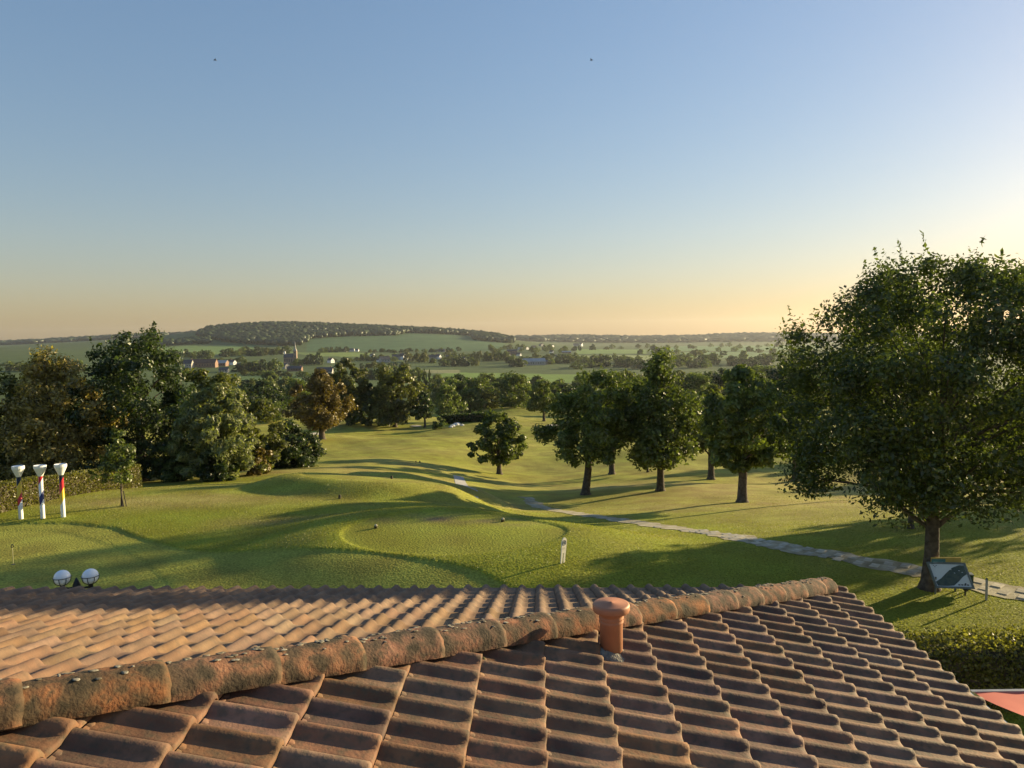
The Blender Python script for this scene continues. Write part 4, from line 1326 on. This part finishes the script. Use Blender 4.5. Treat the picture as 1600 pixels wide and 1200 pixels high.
# belt of trees in the valley: a few kinds, copied
PROT = []
for i, (pr, lf, H, W) in enumerate([('low', 'leaf_mid', 12, 13), ('low', 'leaf_willow', 10, 11), ('tall', 'leaf_dark', 13, 10), ('low', 'leaf_olive', 11, 11), ('low', 'leaf_dark', 9, 12), ('bush', 'leaf_mid', 6, 9)]):
    PROT.append((pr, lf, H, W, i))
_proto = {}
def belt(kind, px, Y, top, wpx, label, group, seed, far=False):
    pr, lf, H, W, i = PROT[kind]
    g, py = spot(px, Y)
    h = max(2.5, (py-top)*Y/FPX); w = wpx*Y/FPX
    key = (kind, far)
    name = {0: 'broadleaf_tree', 1: 'willow_tree', 2: 'poplar_tree', 3: 'broadleaf_tree', 4: 'broadleaf_tree', 5: 'bush'}[kind]
    if key not in _proto:
        t = make_tree(name, g, H, W, pr, lf, 48 if far else 110, 1100 if far else 6500, .85 if far else .40, label, seed=60+i+(20 if far else 0), nlimb=4, base_r=.3, group=group, rc=W*.11)
        _proto[key] = t
        t.scale = (w/W, w/W, h/H); t.rotation_euler = (0, 0, seed*1.7)
        return t
    return dup_tree(_proto[key], g, (w/W, w/W, h/H), seed*1.7, label, group)

G1 = 'trees in the valley belt'
BELT = [  # kind, px, Y, top, width, label
 (1, 400, 260, 600, 36, 'pale willow just right of the left wood, lowest of the valley willows'),
 (1, 422, 240, 594, 40, 'pale willow above the dark round valley tree'),
 (1, 446, 300, 590, 34, 'pale willow left of the rust tinged oak crown'),
 (4, 410, 160, 618, 34, 'near black round tree left of the rust tinged oak'),
 (0, 428, 145, 628, 44, 'green round tree over the dark spiky bush'),
 (0, 466, 250, 590, 46, 'green tree hidden partly by the rust tinged oak'),
 (0, 700, 190, 598, 46, 'green tree right of the small dark tree'),
 (3, 655, 210, 598, 40, 'olive tree just behind the small dark tree'),
 (0, 735, 200, 606, 50, 'green tree above the dark pond'),
 (3, 768, 215, 606, 52, 'olive tree behind the lone small oak'),
 (0, 802, 230, 602, 46, 'green tree right behind the lone small oak'),
 (1, 690, 270, 590, 44, 'pale willow above the small dark tree'),
 (2, 648, 360, 582, 8, 'leftmost of four slim columnar poplars'), (2, 656, 360, 577, 7, 'second from left of four slim columnar poplars'),
 (2, 664, 360, 575, 7, 'third from left of four slim columnar poplars'), (2, 672, 360, 576, 7, 'rightmost of four slim columnar poplars'),
 (4, 718, 420, 585, 48, 'dark valley tree below the tan field'), (0, 760, 430, 582, 46, 'green valley tree below the tan field'),
 (0, 790, 390, 588, 52, 'broad green valley tree left of the round willow'), (1, 820, 380, 596, 28, 'small round willow left of the bright field strip'),
 (4, 812, 470, 586, 30, 'small dark tree at the near end of the bright field strip'), (0, 700, 460, 588, 40, 'hazy green tree right of the slim poplars'),
 (4, 880, 260, 600, 50, 'dark tree beside the leaning trunk oak crown'),
 (0, 1092, 260, 582, 60, 'hazy tree right of the tallest oak top'), (4, 1132, 300, 577, 62, 'dark hazy tree left of the round slope oak'),
 (0, 1182, 310, 570, 70, 'hazy tree behind the round slope oak'), (4, 1224, 290, 566, 70, 'dark hazy tree next to the big oak crown'),
 (0, 975, 260, 588, 60, 'hazy tree between the first two slope oaks'),
]
for i, b in enumerate(BELT):
    belt(b[0], b[1], b[2], b[3], b[4], b[5], G1, i+1)
rb_ = random.Random(77)
for i in range(70):
    Y = rb_.uniform(180, 540); px = rb_.uniform(370, 1330)
    if 640 < px < 900 and Y > 480: continue
    if 560 < px < 600 and Y > 300: continue
    g, py = spot(px, Y); w = rb_.uniform(8, 14); h = rb_.uniform(6, 11)
    kd = rb_.choice([0, 0, 1, 3, 4, 4, 5])
    nm = {0: 'mid green rounded tree', 1: 'pale willow', 3: 'olive green tree', 4: 'dark spreading tree', 5: 'low green bush'}[kd]
    wh = 'left of the slim poplars' if px < 640 else 'below the bright field strip' if px < 900 else 'behind the slope oaks' if px < 1230 else 'behind the big oak'
    rk = 'near' if Y < 300 else 'far'
    belt(kd, px, Y, py-h*FPX/Y, w*FPX/Y, '%s in the %s valley belt, %s' % (nm, rk, wh), 'mingled valley belt trees', 100+i)

# trees standing to the right of the picture; their long shadows cross the course
for i, (x, y, H, W) in enumerate([(24.5, 31, 8.5, 6.0), (36, 38, 9, 7), (52, 52, 10, 8), (60, 70, 11, 9), (48, 84, 10, 8), (75, 96, 12, 10), (62, 118, 11, 9), (95, 130, 13, 11), (42, 62, 9, 7), (80, 62, 10, 9), (37, 19, 9, 6)]):
    belt(rb_.choice([0, 3, 4]), 800+FPX*x/y, y, 0, 10, 'tree beyond the right edge of the picture', 'trees beyond the right edge', 200+i)
    t = [o for o in COL.objects if o.get('group') == 'trees beyond the right edge'][-1]
    k = t.children[0]
    t.scale = (W/13, W/13, H/12)

# unseen tall stemmed tree added behind the big oak to shade left of near tee
_p = Vector((22.3, 41.6, float(gz(22.3, 41.6, False))))
make_tree('shadow_tree', _p, 12.6, 7.2, [(.48, .4), (.55, .9), (.68, 1.0), (.82, .9), (.93, .55), (1.0, .15)], 'leaf_mid', 70, 7000, .16,
          'added tall stemmed tree behind the big oak crown, shading the near tee', base_r=.16, fork=5.6, nlimb=10, seed=91)

# hedges
def hedge(name, p0, p1, thick, h0, h1, nleaf, lsize, leaf, label, seed, top_loose=0.05, bump=.05):
    rs = np.random.RandomState(seed)
    p0 = Vector(p0); p1 = Vector(p1); d = p1-p0; L_ = math.hypot(d.x, d.y); ux, uy = d.x/L_, d.y/L_; nx, ny = -uy, ux
    root = empty(name, p0)
    def pt(s_, w_, z_):
        return np.stack([ux*s_+nx*w_, uy*s_+ny*w_, z_ + (d.z)*s_/L_], -1)
    nf = int(nleaf*.36); nt_ = nleaf-2*nf
    hh = lambda s_: h0+(h1-h0)*s_/L_ + bump*.4*np.sin(s_*2.1)+bump*.3*np.sin(s_*5.3+1)
    pts = []
    for sgn, n in ((-1, nf), (1, nf)):
        s_ = rs.rand(n)*L_; z_ = rs.rand(n)*hh(s_)
        w_ = sgn*(thick/2 + rs.normal(size=n)*bump*.6 - bump*.5 + bump*.5*np.sin(s_*3+z_*4))
        pts.append(pt(s_, w_, z_))
    s_ = rs.rand(nt_)*L_; w_ = (rs.rand(nt_)-.5)*thick; z_ = hh(s_)+rs.normal(size=nt_)*.02+np.abs(rs.normal(size=nt_))*top_loose
    pts.append(pt(s_, w_, z_))
    V_, F_ = leaf_quads(np.concatenate(pts), lsize, rs, 1.7)
    link('foliage', mesh_np('foliage', V_, F_, M[leaf]), root)
    k = .5*thick-bump*1.6
    m_ = MB(); v_ = []
    for s in (0.05, L_-.05):
        for (w, z) in ((-k, -.2), (k, -.2), (k, float(hh(s))-bump*1.5), (-k, float(hh(s))-bump*1.5)):
            v_.append(pt(np.array(s), np.array(w), np.array(z)))
    m_.add(v_, [(0, 1, 2, 3), (7, 6, 5, 4), (0, 4, 5, 1), (1, 5, 6, 2), (2, 6, 7, 3), (3, 7, 4, 0)])
    m_.build('core_box', M['bark'], root)  # solid dark inner box added to stop the view through the leaves
    tag(root, label, 'hedge'); return root
h0 = Vector((-20.6, 23.0, -.05)); h1 = Vector((-18.9, 36.0, -.75))
hedge('hedge', h0, h1, .75, 1.62, 1.10, 42000, .048, 'leaf_hedge', 'long clipped yellow green hedge behind the giant golf tees', 71, .02)
hp0 = Vector((6.75, 12.3, 0)); hp1 = Vector((15.5, 12.55, 0))
hedge('hedge', hp0, hp1, .85, 1.02, 1.02, 42000, .040, 'leaf_hedge', 'clipped garden hedge behind the red awning', 72, .09, .06)

g = ground_at(724, 662)
hedge('hedge', (g.x-4.2, g.y+2, float(gz(g.x-4.2, g.y+2))-.1), (g.x+4.6, g.y+2.5, float(gz(g.x+4.6, g.y+2.5))-.1), 2.0, 1.5, 1.5, 2500, .3, 'leaf_dark', 'dark low hedge behind the pale stones beyond the fairway', 73, .1, .12)

# ------------------------------------------------------------------ rough grass blades on the near slopes
rs = np.random.RandomState(17)
n = 300000
yy = np.exp(rs.uniform(math.log(11.5), math.log(46), n)); xx = rs.uniform(-.78, .78, n)*yy
keep = rs.rand(n) < np.where(yy < 26, 1.0, (26/yy)**2.0)
d0 = np.minimum(np.minimum(tee_d(0, xx, yy), tee_d(1, xx, yy)), tee_d(2, xx, yy))
keep &= (d0 > 1.01) & ~in_poly(xx, yy, GREEN)
keep &= poly_dist(xx, yy, [tuple(p) for p in PLINE[::6]], False) > .60
keep &= ~((xx < 4.4) & (yy < 9.3)) & ~((xx > 3.6) & (yy < 11.6))
xx, yy = xx[keep][:270000], yy[keep][:270000]
n = len(xx); zz = gz(xx, yy)
a = rs.uniform(0, 6.283, n); hgt = rs.uniform(.015, .042, n); wd = .004+yy*.00026
B = np.stack([xx, yy, zz-.004], 1); sdv = np.stack([np.cos(a), np.sin(a), 0*a], 1)*wd[:, None]
tip = B + np.stack([rs.normal(size=n)*.025, rs.normal(size=n)*.025, hgt], 1)
V_ = np.stack([B-sdv, B+sdv, tip], 1).reshape(-1, 3)
M['blade'] = leaf_mat('grass_blade', (0.175, 0.190, 0.032), .15, .45, warm=(1.3, 1.1, .7))
gr = link('grass', mesh_np('grass', V_, np.arange(3*n).reshape(n, 3), M['blade']))
tag(gr, 'short rough grass on the slopes round the near tee', 'grass', kind='stuff')
# ------------------------------------------------------------------ village across the valley
M['slate'] = noise_mat('slate_roof', (.050, .052, .060), (.085, .085, .095), .6, .7, rnd=.15)
M['redroof'] = noise_mat('brown_tile_roof', (.100, .060, .045), (.150, .090, .065), .6, .8, rnd=.15)
M['wwall'] = noise_mat('white_house_wall', (.70, .69, .66), (.78, .77, .74), .5, .8, rnd=.06)
M['bwall'] = noise_mat('brick_house_wall', (.210, .130, .095), (.270, .175, .130), .7, .9, rnd=.12)
M['gwall'] = noise_mat('grey_house_wall', (.300, .285, .260), (.370, .350, .320), .5, .9, rnd=.1)
M['tin'] = noise_mat('pale_tin_roof', (.30, .31, .31), (.38, .39, .39), .4, .85, rnd=.05, spec=.1)
M['pane'] = noise_mat('dark_window', (.02, .023, .028), (.035, .04, .045), .5, .15, spec=.6)
M['stonewall'] = noise_mat('church_stone', (.260, .190, .140), (.330, .250, .190), .6, .9)

def house(px, py, wpx, hpx, depth, rz, wall, roofm, label, gable=False, roof_f=.45, nwin=3, chimney=True, name='house', cat='house'):
    """wpx, hpx: photo width of the long front (or gable front) and full height"""
    g = ground_at(px, py); k = g.y/FPX
    W, H = wpx*k, hpx*k
    h = empty(name, g, rz); tag(h, label, cat)
    e = H*(1-roof_f)
    D = depth
    if gable: LX, LY = D, W      # ridge runs away from the viewer
    else: LX, LY = W, D
    # local: ridge along x when not gable, along y when gable
    def P(x, y, z): return (y, x, z) if gable else (x, y, z)
    hx, hy = (LX/2, LY/2)
    m_ = MB()
    m_.add([P(-hx, -hy, -1.5), P(hx, -hy, -1.5), P(hx, hy, -1.5), P(-hx, hy, -1.5), P(-hx, -hy, e), P(hx, -hy, e), P(hx, hy, e), P(-hx, hy, e), P(-hx, 0, H-.15), P(hx, 0, H-.15)],
           [(0, 1, 5, 4), (2, 3, 7, 6), (1, 2, 6, 9, 5), (3, 0, 4, 8, 7)])
    m_.build('wall', M[wall], h)
    o = .35; t = .25
    sl = (H-e)/hy
    m_ = MB()
    for s in (-1, 1):
        a = [P(-hx-o, s*(hy+o), e-o*sl), P(hx+o, s*(hy+o), e-o*sl), P(hx+o, 0, H), P(-hx-o, 0, H)]
        b = [P(-hx-o, s*(hy+o), e-o*sl+t), P(hx+o, s*(hy+o), e-o*sl+t), P(hx+o, 0, H+t), P(-hx-o, 0, H+t)]
        m_.add(a+b, [(0, 1, 2, 3), (4, 5, 6, 7), (0, 1, 5, 4), (1, 2, 6, 5), (3, 0, 4, 7)])
    rf = m_.build('roof', M[roofm], h)
    if chimney:
        m_ = MB(); c = P(hx*.75, 0, 0); m_.box(c[0]-.45, c[0]+.45, c[1]-.45, c[1]+.45, H-1.0, H+1.3); m_.build('chimney', M['bwall'], rf)
    if nwin:
        fw_ = W if gable else W
        for i in range(nwin):
            x = (-.5+(i+.5)/nwin)*fw_*.9
            z = e*.45
            yf = -(D/2)-.06
            m_ = MB(); m_.box(x-.55, x+.55, yf, yf+.05, z-.1, z+1.3); wdw = m_.build('window', M['pane'], h)
    return h

HOUSES = [
 (295, 575, 12, 13, 11, .1, 'gwall', 'slate', 'grey farm building at the left end of the village', False),
 (306.5, 573, 11, 12, 10, 0, 'bwall', 'redroof', 'tan farm wing left of the long brick barn', False),
 (325, 574, 27, 13, 12, .05, 'bwall', 'redroof', 'long brick barn with brown roof above the left trees', False),
 (347, 572, 17, 9, 14, 0, 'bwall', 'tin', 'low shed with pale tin roof right of the brick barn', False),
 (364, 570, 6, 7, 9, .3, 'wwall', 'slate', 'small white house between the farm and the dark trees', True),
 (350, 582, 13, 8, 10, .2, 'gwall', 'slate', 'grey roofed house below the tin shed', False),
 (377, 573, 12, 6, 9, 0, 'bwall', 'slate', 'dark low house right of the small white house', False),
 (450, 568, 10, 9, 9, .4, 'gwall', 'slate', 'grey house directly below the church nave', False),
 (447, 576, 7, 8, 8, -.3, 'gwall', 'slate', 'tall narrow house lower left of the church', True),
 (461, 580, 22, 8, 9, .05, 'bwall', 'slate', 'long dark roofed house under the church', False),
 (508, 588, 24, 14, 11, .06, 'gwall', 'slate', 'large farmhouse with blue slate roof above the rust oak', False),
 (517, 567, 7, 7, 8, .2, 'wwall', 'slate', 'white box house right of the church trees', True),
 (487, 566, 6, 6, 8, .4, 'wwall', 'slate', 'white gabled house between the two church trees', True),
 (495, 568, 4, 4, 7, 0, 'wwall', 'slate', 'tiny white house below the church trees', True),
 (547, 549, 13, 4.5, 12, 0, 'wwall', 'slate', 'long low white building on the edge of the upper field', False),
 (558, 549, 5, 4, 9, 0, 'wwall', 'slate', 'small white building at the end of the upper field', False),
 (582, 557, 5, 4, 8, .2, 'wwall', 'slate', 'small white cottage left of the grey twin roofs', True),
 (601, 566, 15, 9, 11, .5, 'gwall', 'slate', 'grey twin roofed house in the middle of the village', False),
 (593, 565, 5, 4, 8, 0, 'wwall', 'slate', 'white lean cottage before the grey twin roofs', True),
 (619, 562, 11, 8, 9, .0, 'gwall', 'slate', 'grey house joined to the left of the white gable', False),
 (629, 562, 6, 9, 10, .1, 'wwall', 'slate', 'bright white gabled house in the village centre', True),
 (634, 562, 5, 4, 8, .0, 'wwall', 'slate', 'low white annex right of the white gable', False),
 (676, 561, 12, 6.5, 9, .0, 'gwall', 'slate', 'slate roofed house left of the second white gable', False),
 (685, 561, 5, 7, 9, .1, 'wwall', 'slate', 'second white gabled house, right of the village', True),
 (678, 550, 10, 4, 12, .0, 'gwall', 'slate', 'left of two low grey sheds on the upper slope', False),
 (690, 550, 11, 5, 12, .0, 'gwall', 'slate', 'right of two low grey sheds on the upper slope', False),
 (703, 561, 12, 6, 10, .2, 'gwall', 'slate', 'grey roofed house above the orchard trees', False),
 (723, 562, 7, 4, 9, .0, 'wwall', 'slate', 'small white house hidden among the orchard trees', False),
 (793, 557, 5, 5, 8, .1, 'gwall', 'slate', 'pale grey gable left of the white gable above the shed', True),
 (803, 555, 20, 4, 9, .0, 'bwall', 'redroof', 'long brown terrace left of the white gable', False),
 (811, 556, 4, 4, 8, .0, 'wwall', 'slate', 'tiny bright white gable above the long shed', True),
 (833, 570, 37, 10, 22, .04, 'gwall', 'tin', 'long grey industrial shed behind the bright field', False),
 (855, 569, 10, 6, 14, .04, 'gwall', 'slate', 'small shed against the end of the long industrial shed', False),
 (800, 551, 16, 5, 10, .1, 'bwall', 'slate', 'dark roofed terrace in the far right village', False),
 (813, 547, 7, 4, 9, .2, 'wwall', 'tin', 'white house left of the far village middle', False),
 (822, 546, 6, 4, 9, -.2, 'wwall', 'redroof', 'white house with brown roof in the far village middle', True),
 (834, 544, 7, 4, 9, .3, 'gwall', 'redroof', 'grey house with brown roof in the far village', False),
 (846, 541, 6, 4, 9, -.3, 'gwall', 'redroof', 'highest grey house of the far village', True),
 (862, 543, 6, 4, 9, .0, 'wwall', 'slate', 'bright white house at the right of the far village', True),
 (862, 552, 4, 4, 8, .0, 'wwall', 'slate', 'white cottage below the right end of the far village', True),
 (868, 557, 5, 3, 8, .0, 'gwall', 'slate', 'small grey cottage right of the long shed', False),
 (885, 552, 14, 3.5, 10, .0, 'bwall', 'tin', 'low pale roofed building near the first slope oak top', False),
 (908, 541, 5, 5, 8, .2, 'wwall', 'slate', 'white gabled farm on the upper right slope', True),
 (900, 541, 8, 4.5, 10, .0, 'gwall', 'slate', 'grey barn left of the white gabled upper farm', False),
]
for hs_ in HOUSES:
    px, py, w, h, dep, rz, wl_, rf_, lab, gb = hs_
    if gb: rz = .95+rz*.5; w *= 1.15; h *= 1.1
    house(px, py, w, h, dep, rz, wl_, rf_, lab, gb, nwin=(2 if gb else max(2, int(w/4))), chimney=(h > 6 and 'shed' not in lab and 'barn' not in lab),
          name=('barn' if ('barn' in lab or 'shed' in lab) else 'house'), cat=('barn' if ('barn' in lab or 'shed' in lab) else 'house'))

# church with pointed spire
g = ground_at(459, 569); k = g.y/FPX
ch = empty('church', g); tag(ch, 'village church with pointed spire coloured pale like sunlit slate', 'church')
tx = (462-459)*k; tw = 4.8*k/2; th_ = (569-548)*k; sp_ = (569-533)*k
m_ = MB(); m_.box(tx-tw, tx+tw, -tw, tw, -2, th_); tow = m_.build('tower', M['stonewall'], ch)
m_ = MB(); m_.add([(tx-tw*.95, -tw*.95, th_), (tx+tw*.95, -tw*.95, th_), (tx+tw*.95, tw*.95, th_), (tx-tw*.95, tw*.95, th_), (tx-tw*.5, -tw*.5, th_+3.0), (tx+tw*.5, -tw*.5, th_+3.0), (tx+tw*.5, tw*.5, th_+3.0), (tx-tw*.5, tw*.5, th_+3.0), (tx, 0, sp_)],
            [(0, 1, 5, 4), (1, 2, 6, 5), (2, 3, 7, 6), (3, 0, 4, 7), (4, 5, 8), (5, 6, 8), (6, 7, 8), (7, 4, 8)])
m_.build('spire', M['gwall'], ch)  # sunlit look of the slate spire put into a pale colour
for z in (th_*.55, th_*.8):
    m_ = MB(); m_.box(tx-.5, tx+.5, -tw-.08, -tw-.02, z, z+1.8); m_.build('window', M['pane'], tow)
nx0, nx1 = (445-459)*k, tx-tw; nh = (569-558)*k; rh = (569-553)*k
m_ = MB(); m_.add([(nx0, -5, -2), (nx1, -5, -2), (nx1, 5, -2), (nx0, 5, -2), (nx0, -5, nh), (nx1, -5, nh), (nx1, 5, nh), (nx0, 5, nh), (nx0, 0, rh), (nx1, 0, rh)],
                  [(0, 1, 5, 4), (2, 3, 7, 6), (1, 2, 6, 9, 5), (3, 0, 4, 8, 7)])
nv_ = m_.build('nave', M['stonewall'], ch)
m_ = MB()
for s in (-1, 1): m_.add([(nx0-.3, s*5.4, nh-.3), (nx1, s*5.4, nh-.3), (nx1, 0, rh+.2), (nx0-.3, 0, rh+.2), (nx0-.3, s*5.4, nh), (nx1, s*5.4, nh), (nx1, 0, rh+.5), (nx0-.3, 0, rh+.5)], [(0, 1, 2, 3), (4, 5, 6, 7), (0, 1, 5, 4), (3, 0, 4, 7)])
m_.build('roof', M['slate'], ch)
for i in range(4):
    x = nx0+(nx1-nx0)*(i+.6)/4.4; m_ = MB(); m_.box(x-.6, x+.6, -5.08, -5.02, nh*.35, nh*.8); m_.build('window', M['pane'], nv_)
m_ = MB(); m_.box(nx0-.5, nx0+1.6, -1, 1, rh-.5, rh+4); m_.build('chimney', M['wwall'], ch)

# trees among the houses, orchards, hedgerows on the far slopes
def far_tree(kind, px, Y, h, w, label, group, seed):
    g, py = spot(px, Y)
    return belt(kind, px, Y, py-h*FPX/Y, w*FPX/Y, label, group, seed, far=True)
rv = random.Random(31)
ft = [0]
def line(n, px0, Y0, px1, Y1, h, w, lab, grp, jit=1.0, kinds=(0, 0, 3, 4, 5)):
    for i in range(n):
        f = (i+.5)/n + rv.uniform(-.4, .4)/n
        ft[0] += 1
        far_tree(rv.choice(kinds), px0+(px1-px0)*f+rv.uniform(-2, 2)*jit, (Y0+(Y1-Y0)*f)*(1+rv.uniform(-.02, .02)*jit), h*rv.uniform(.65, 1.25), w*rv.uniform(.7, 1.3), lab, grp, 300+ft[0])
def Yat(px, py): return ground_at(px, py).y
line(9, 372, Yat(372, 580), 436, Yat(436, 580), 14, 13, 'one of the dark trees massed between the farm and the church', 'dark trees left of the church', kinds=(4, 4, 0))
line(12, 370, Yat(370, 586), 480, Yat(480, 590), 6, 8, 'one of the low trees along the lane under the church', 'lane trees under the church')
line(3, 478, Yat(478, 570), 505, Yat(505, 570), 17, 16, 'one of the big dark trees right of the church', 'big trees right of the church', kinds=(4,))
line(4, 460, Yat(460, 572), 474, Yat(474, 570), 9, 9, 'one of the trees huddled round the church', 'trees round the church')
line(10, 520, Yat(520, 566), 610, Yat(610, 562), 8, 10, 'one of the garden trees in the left half of the village', 'left village garden trees')
line(8, 560, Yat(560, 575), 640, Yat(640, 576), 9, 10, 'one of the trees on the bank below the village centre', 'trees on the bank below the village')
line(6, 634, Yat(634, 566), 668, Yat(668, 566), 15, 14, 'one of the tall trees right of the white gable', 'tall trees right of the white gable', kinds=(0, 3, 4))
line(7, 685, Yat(685, 572), 752, Yat(752, 572), 11, 12, 'one of the round orchard trees along the top of the tan field', 'orchard trees', kinds=(0, 3, 4), jit=.4)
line(16, 700, Yat(700, 560), 800, Yat(800, 565), 13, 13, 'one of the trees between the orchard and the far village', 'trees right of the orchard', jit=1.6)
line(4, 795, Yat(795, 572), 815, Yat(815, 573), 14, 14, 'one of the tall trees left of the long shed', 'tall trees left of the long shed', kinds=(0, 4))
line(26, 765, Yat(765, 548), 905, Yat(905, 549), 12, 12, 'one of the hazy trees in the far right village', 'far village trees', jit=4)
line(18, 858, Yat(858, 568), 1000, Yat(1000, 566), 12, 14, 'one of the hazy hedgerow trees right of the long shed', 'hedgerow right of the long shed', jit=1.6)
line(22, 905, Yat(905, 545), 1235, Yat(1235, 542), 13, 16, 'one of the spaced trees on the far right ridge fields', 'spaced trees on the right ridge', jit=5)
line(20, 1040, Yat(1040, 567), 1260, Yat(1260, 562), 14, 18, 'one of the hazy trees in the fields right of the slope oaks', 'field trees far right', jit=5)
line(14, 268, Yat(268, 556), 330, Yat(330, 560), 13, 14, 'one of the copse trees in the bright field far left', 'copse in the left field', jit=1.2, kinds=(4, 0))
line(26, 345, Yat(345, 556), 455, Yat(455, 553), 15, 15, 'one of the trees in the wooded hollow above the church', 'wooded hollow above the church', jit=2.4, kinds=(0, 4, 4, 3))
line(10, 500, Yat(500, 551), 545, Yat(545, 549), 11, 13, 'one of the trees at the foot of the hill field', 'trees at the foot of the hill field', kinds=(4, 0))
line(16, 575, Yat(575, 551), 720, Yat(720, 549), 9, 12, 'one of the small trees along the top of the village', 'trees along the top of the village')
line(9, 0, 900, 130, 900, 13, 16, 'one of the pale trees far beyond the left wood', 'trees beyond the left wood')

line(26, 900, Yat(900, 575), 1270, Yat(1270, 572), 15, 20, 'one of the dark hazy trees massed behind the slope oaks', 'dark trees behind the slope oaks', jit=3.0, kinds=(4, 0, 4))
line(18, 560, Yat(560, 592), 660, Yat(660, 590), 10, 12, 'one of the trees on the near bank below the village', 'near bank trees', jit=2.0)
line(14, 1000, Yat(1000, 553), 1250, Yat(1250, 551), 11, 17, 'one of the trees along the middle field edge at right', 'middle field edge trees', jit=3.5)

line(22, 565, Yat(565, 560), 720, Yat(720, 564), 9, 11, 'one of the trees scattered between the village houses', 'trees between the village houses', jit=4)
line(16, 240, Yat(240, 570), 380, Yat(380, 566), 8, 12, 'one of the low trees round the left farm buildings', 'trees round the left farm', jit=1.5)
line(14, 380, Yat(380, 604), 500, Yat(500, 604), 6, 9, 'one of the hedge trees across the meadow below the church', 'meadow hedge below the church', jit=1.0)
line(16, 780, Yat(780, 566), 900, Yat(900, 560), 10, 12, 'one of the trees packed round the long shed', 'trees round the long shed', jit=3)
# ------------------------------------------------------------------ woods on the far hills (one mass each)
def ico():
    bm = bmesh.new(); bmesh.ops.create_icosphere(bm, subdivisions=1, radius=1)
    bm.verts.index_update()
    V_ = np.array([v.co[:] for v in bm.verts]); F_ = np.array([[v.index for v in f.verts] for f in bm.faces]); bm.free(); return V_, F_
IV, IF = ico()
def forest(name, pts, h, w, mat, label, seed):
    rs = np.random.RandomState(seed); Vs, Fs = [], []
    for i, (x, y) in enumerate(pts):
        z = float(gz(x, y, False)); k = rs.uniform(.7, 1.35)
        v = IV*(1+rs.uniform(-.22, .26, len(IV)))[:, None]
        a = rs.uniform(0, 6.28); c, s = math.cos(a), math.sin(a)
        v = np.stack([v[:, 0]*c-v[:, 1]*s, v[:, 0]*s+v[:, 1]*c, v[:, 2]], 1)
        Vs.append(v*np.array([w*k/2, w*k/2, h*k*.5])+np.array([x, y, z+h*k*.48])); Fs.append(IF+i*len(IV))
    o = link(name, mesh_np(name, np.concatenate(Vs), np.concatenate(Fs), mat))
    tag(o, label, 'forest', kind='stuff'); return o
def scatter(pts, n, seed):
    """pts: polygon given as (photo column, depth) pairs"""
    P = fieldpoly(pts); rs = np.random.RandomState(seed)
    xs = [p[0] for p in P]; ys = [p[1] for p in P]; out = []
    while len(out) < n:
        x = rs.uniform(min(xs), max(xs), 4000); y = rs.uniform(min(ys), max(ys), 4000); m = in_poly(x, y, P)
        out += list(zip(x[m], y[m]))
    return out[:n]
M['wood_far'] = leaf_mat('far_wood', (0.028, 0.045, 0.019), .35, .0)
M['wood_far2'] = leaf_mat('far_ridge_wood', (0.026, 0.042, 0.022), .25, .0)
forest('hill_forest', scatter([(312, 2330), (345, 2150), (385, 2000), (470, 1880), (490, 2150), (540, 2250), (620, 2330), (640, 2480), (738, 2500), (742, 2260), (770, 2180), (806, 2200), (800, 2500), (770, 2780), (560, 2800), (330, 2800)], 4300, 5),
       15, 17, M['wood_far'], 'dense wood covering the long hill above the church', 1)
forest('ridge_forest', scatter([(-60, 3700), (330, 3500), (330, 4650), (-60, 4650)], 1000, 6), 17, 48, M['wood_far2'], 'hazy wooded ridge behind the left end of the hill', 2)
forest('ridge_forest', scatter([(790, 3500), (1000, 3550), (1650, 3300), (1650, 4650), (770, 4650)], 3000, 7), 19, 52, M['wood_far2'], 'long hazy wooded ridge along the right horizon', 3)
forest('slope_wood', scatter([(230, 1980), (330, 2050), (330, 2150), (225, 2120)], 160, 8), 13, 16, M['wood_far'], 'strip of wood along the top of the bright left field', 4)
# ------------------------------------------------------------------ evening haze
hm = bpy.data.materials.new('haze_air'); hm.use_nodes = True
N = hm.node_tree.nodes; L = hm.node_tree.links; N.clear()
ho = N.new('ShaderNodeOutputMaterial'); pv = N.new('ShaderNodeVolumePrincipled')
pv.inputs['Color'].default_value = (0.90, 0.93, 1.0, 1)
pv.inputs['Density'].default_value = HAZE
pv.inputs['Anisotropy'].default_value = 0.45
L.new(pv.outputs[0], ho.inputs['Volume'])
m_ = MB(); m_.box(-5600, 5600, -200, 6400, -130, 130)
hz = m_.build('haze', hm); tag(hz, 'thin evening haze lying over the valley', kind='stuff')
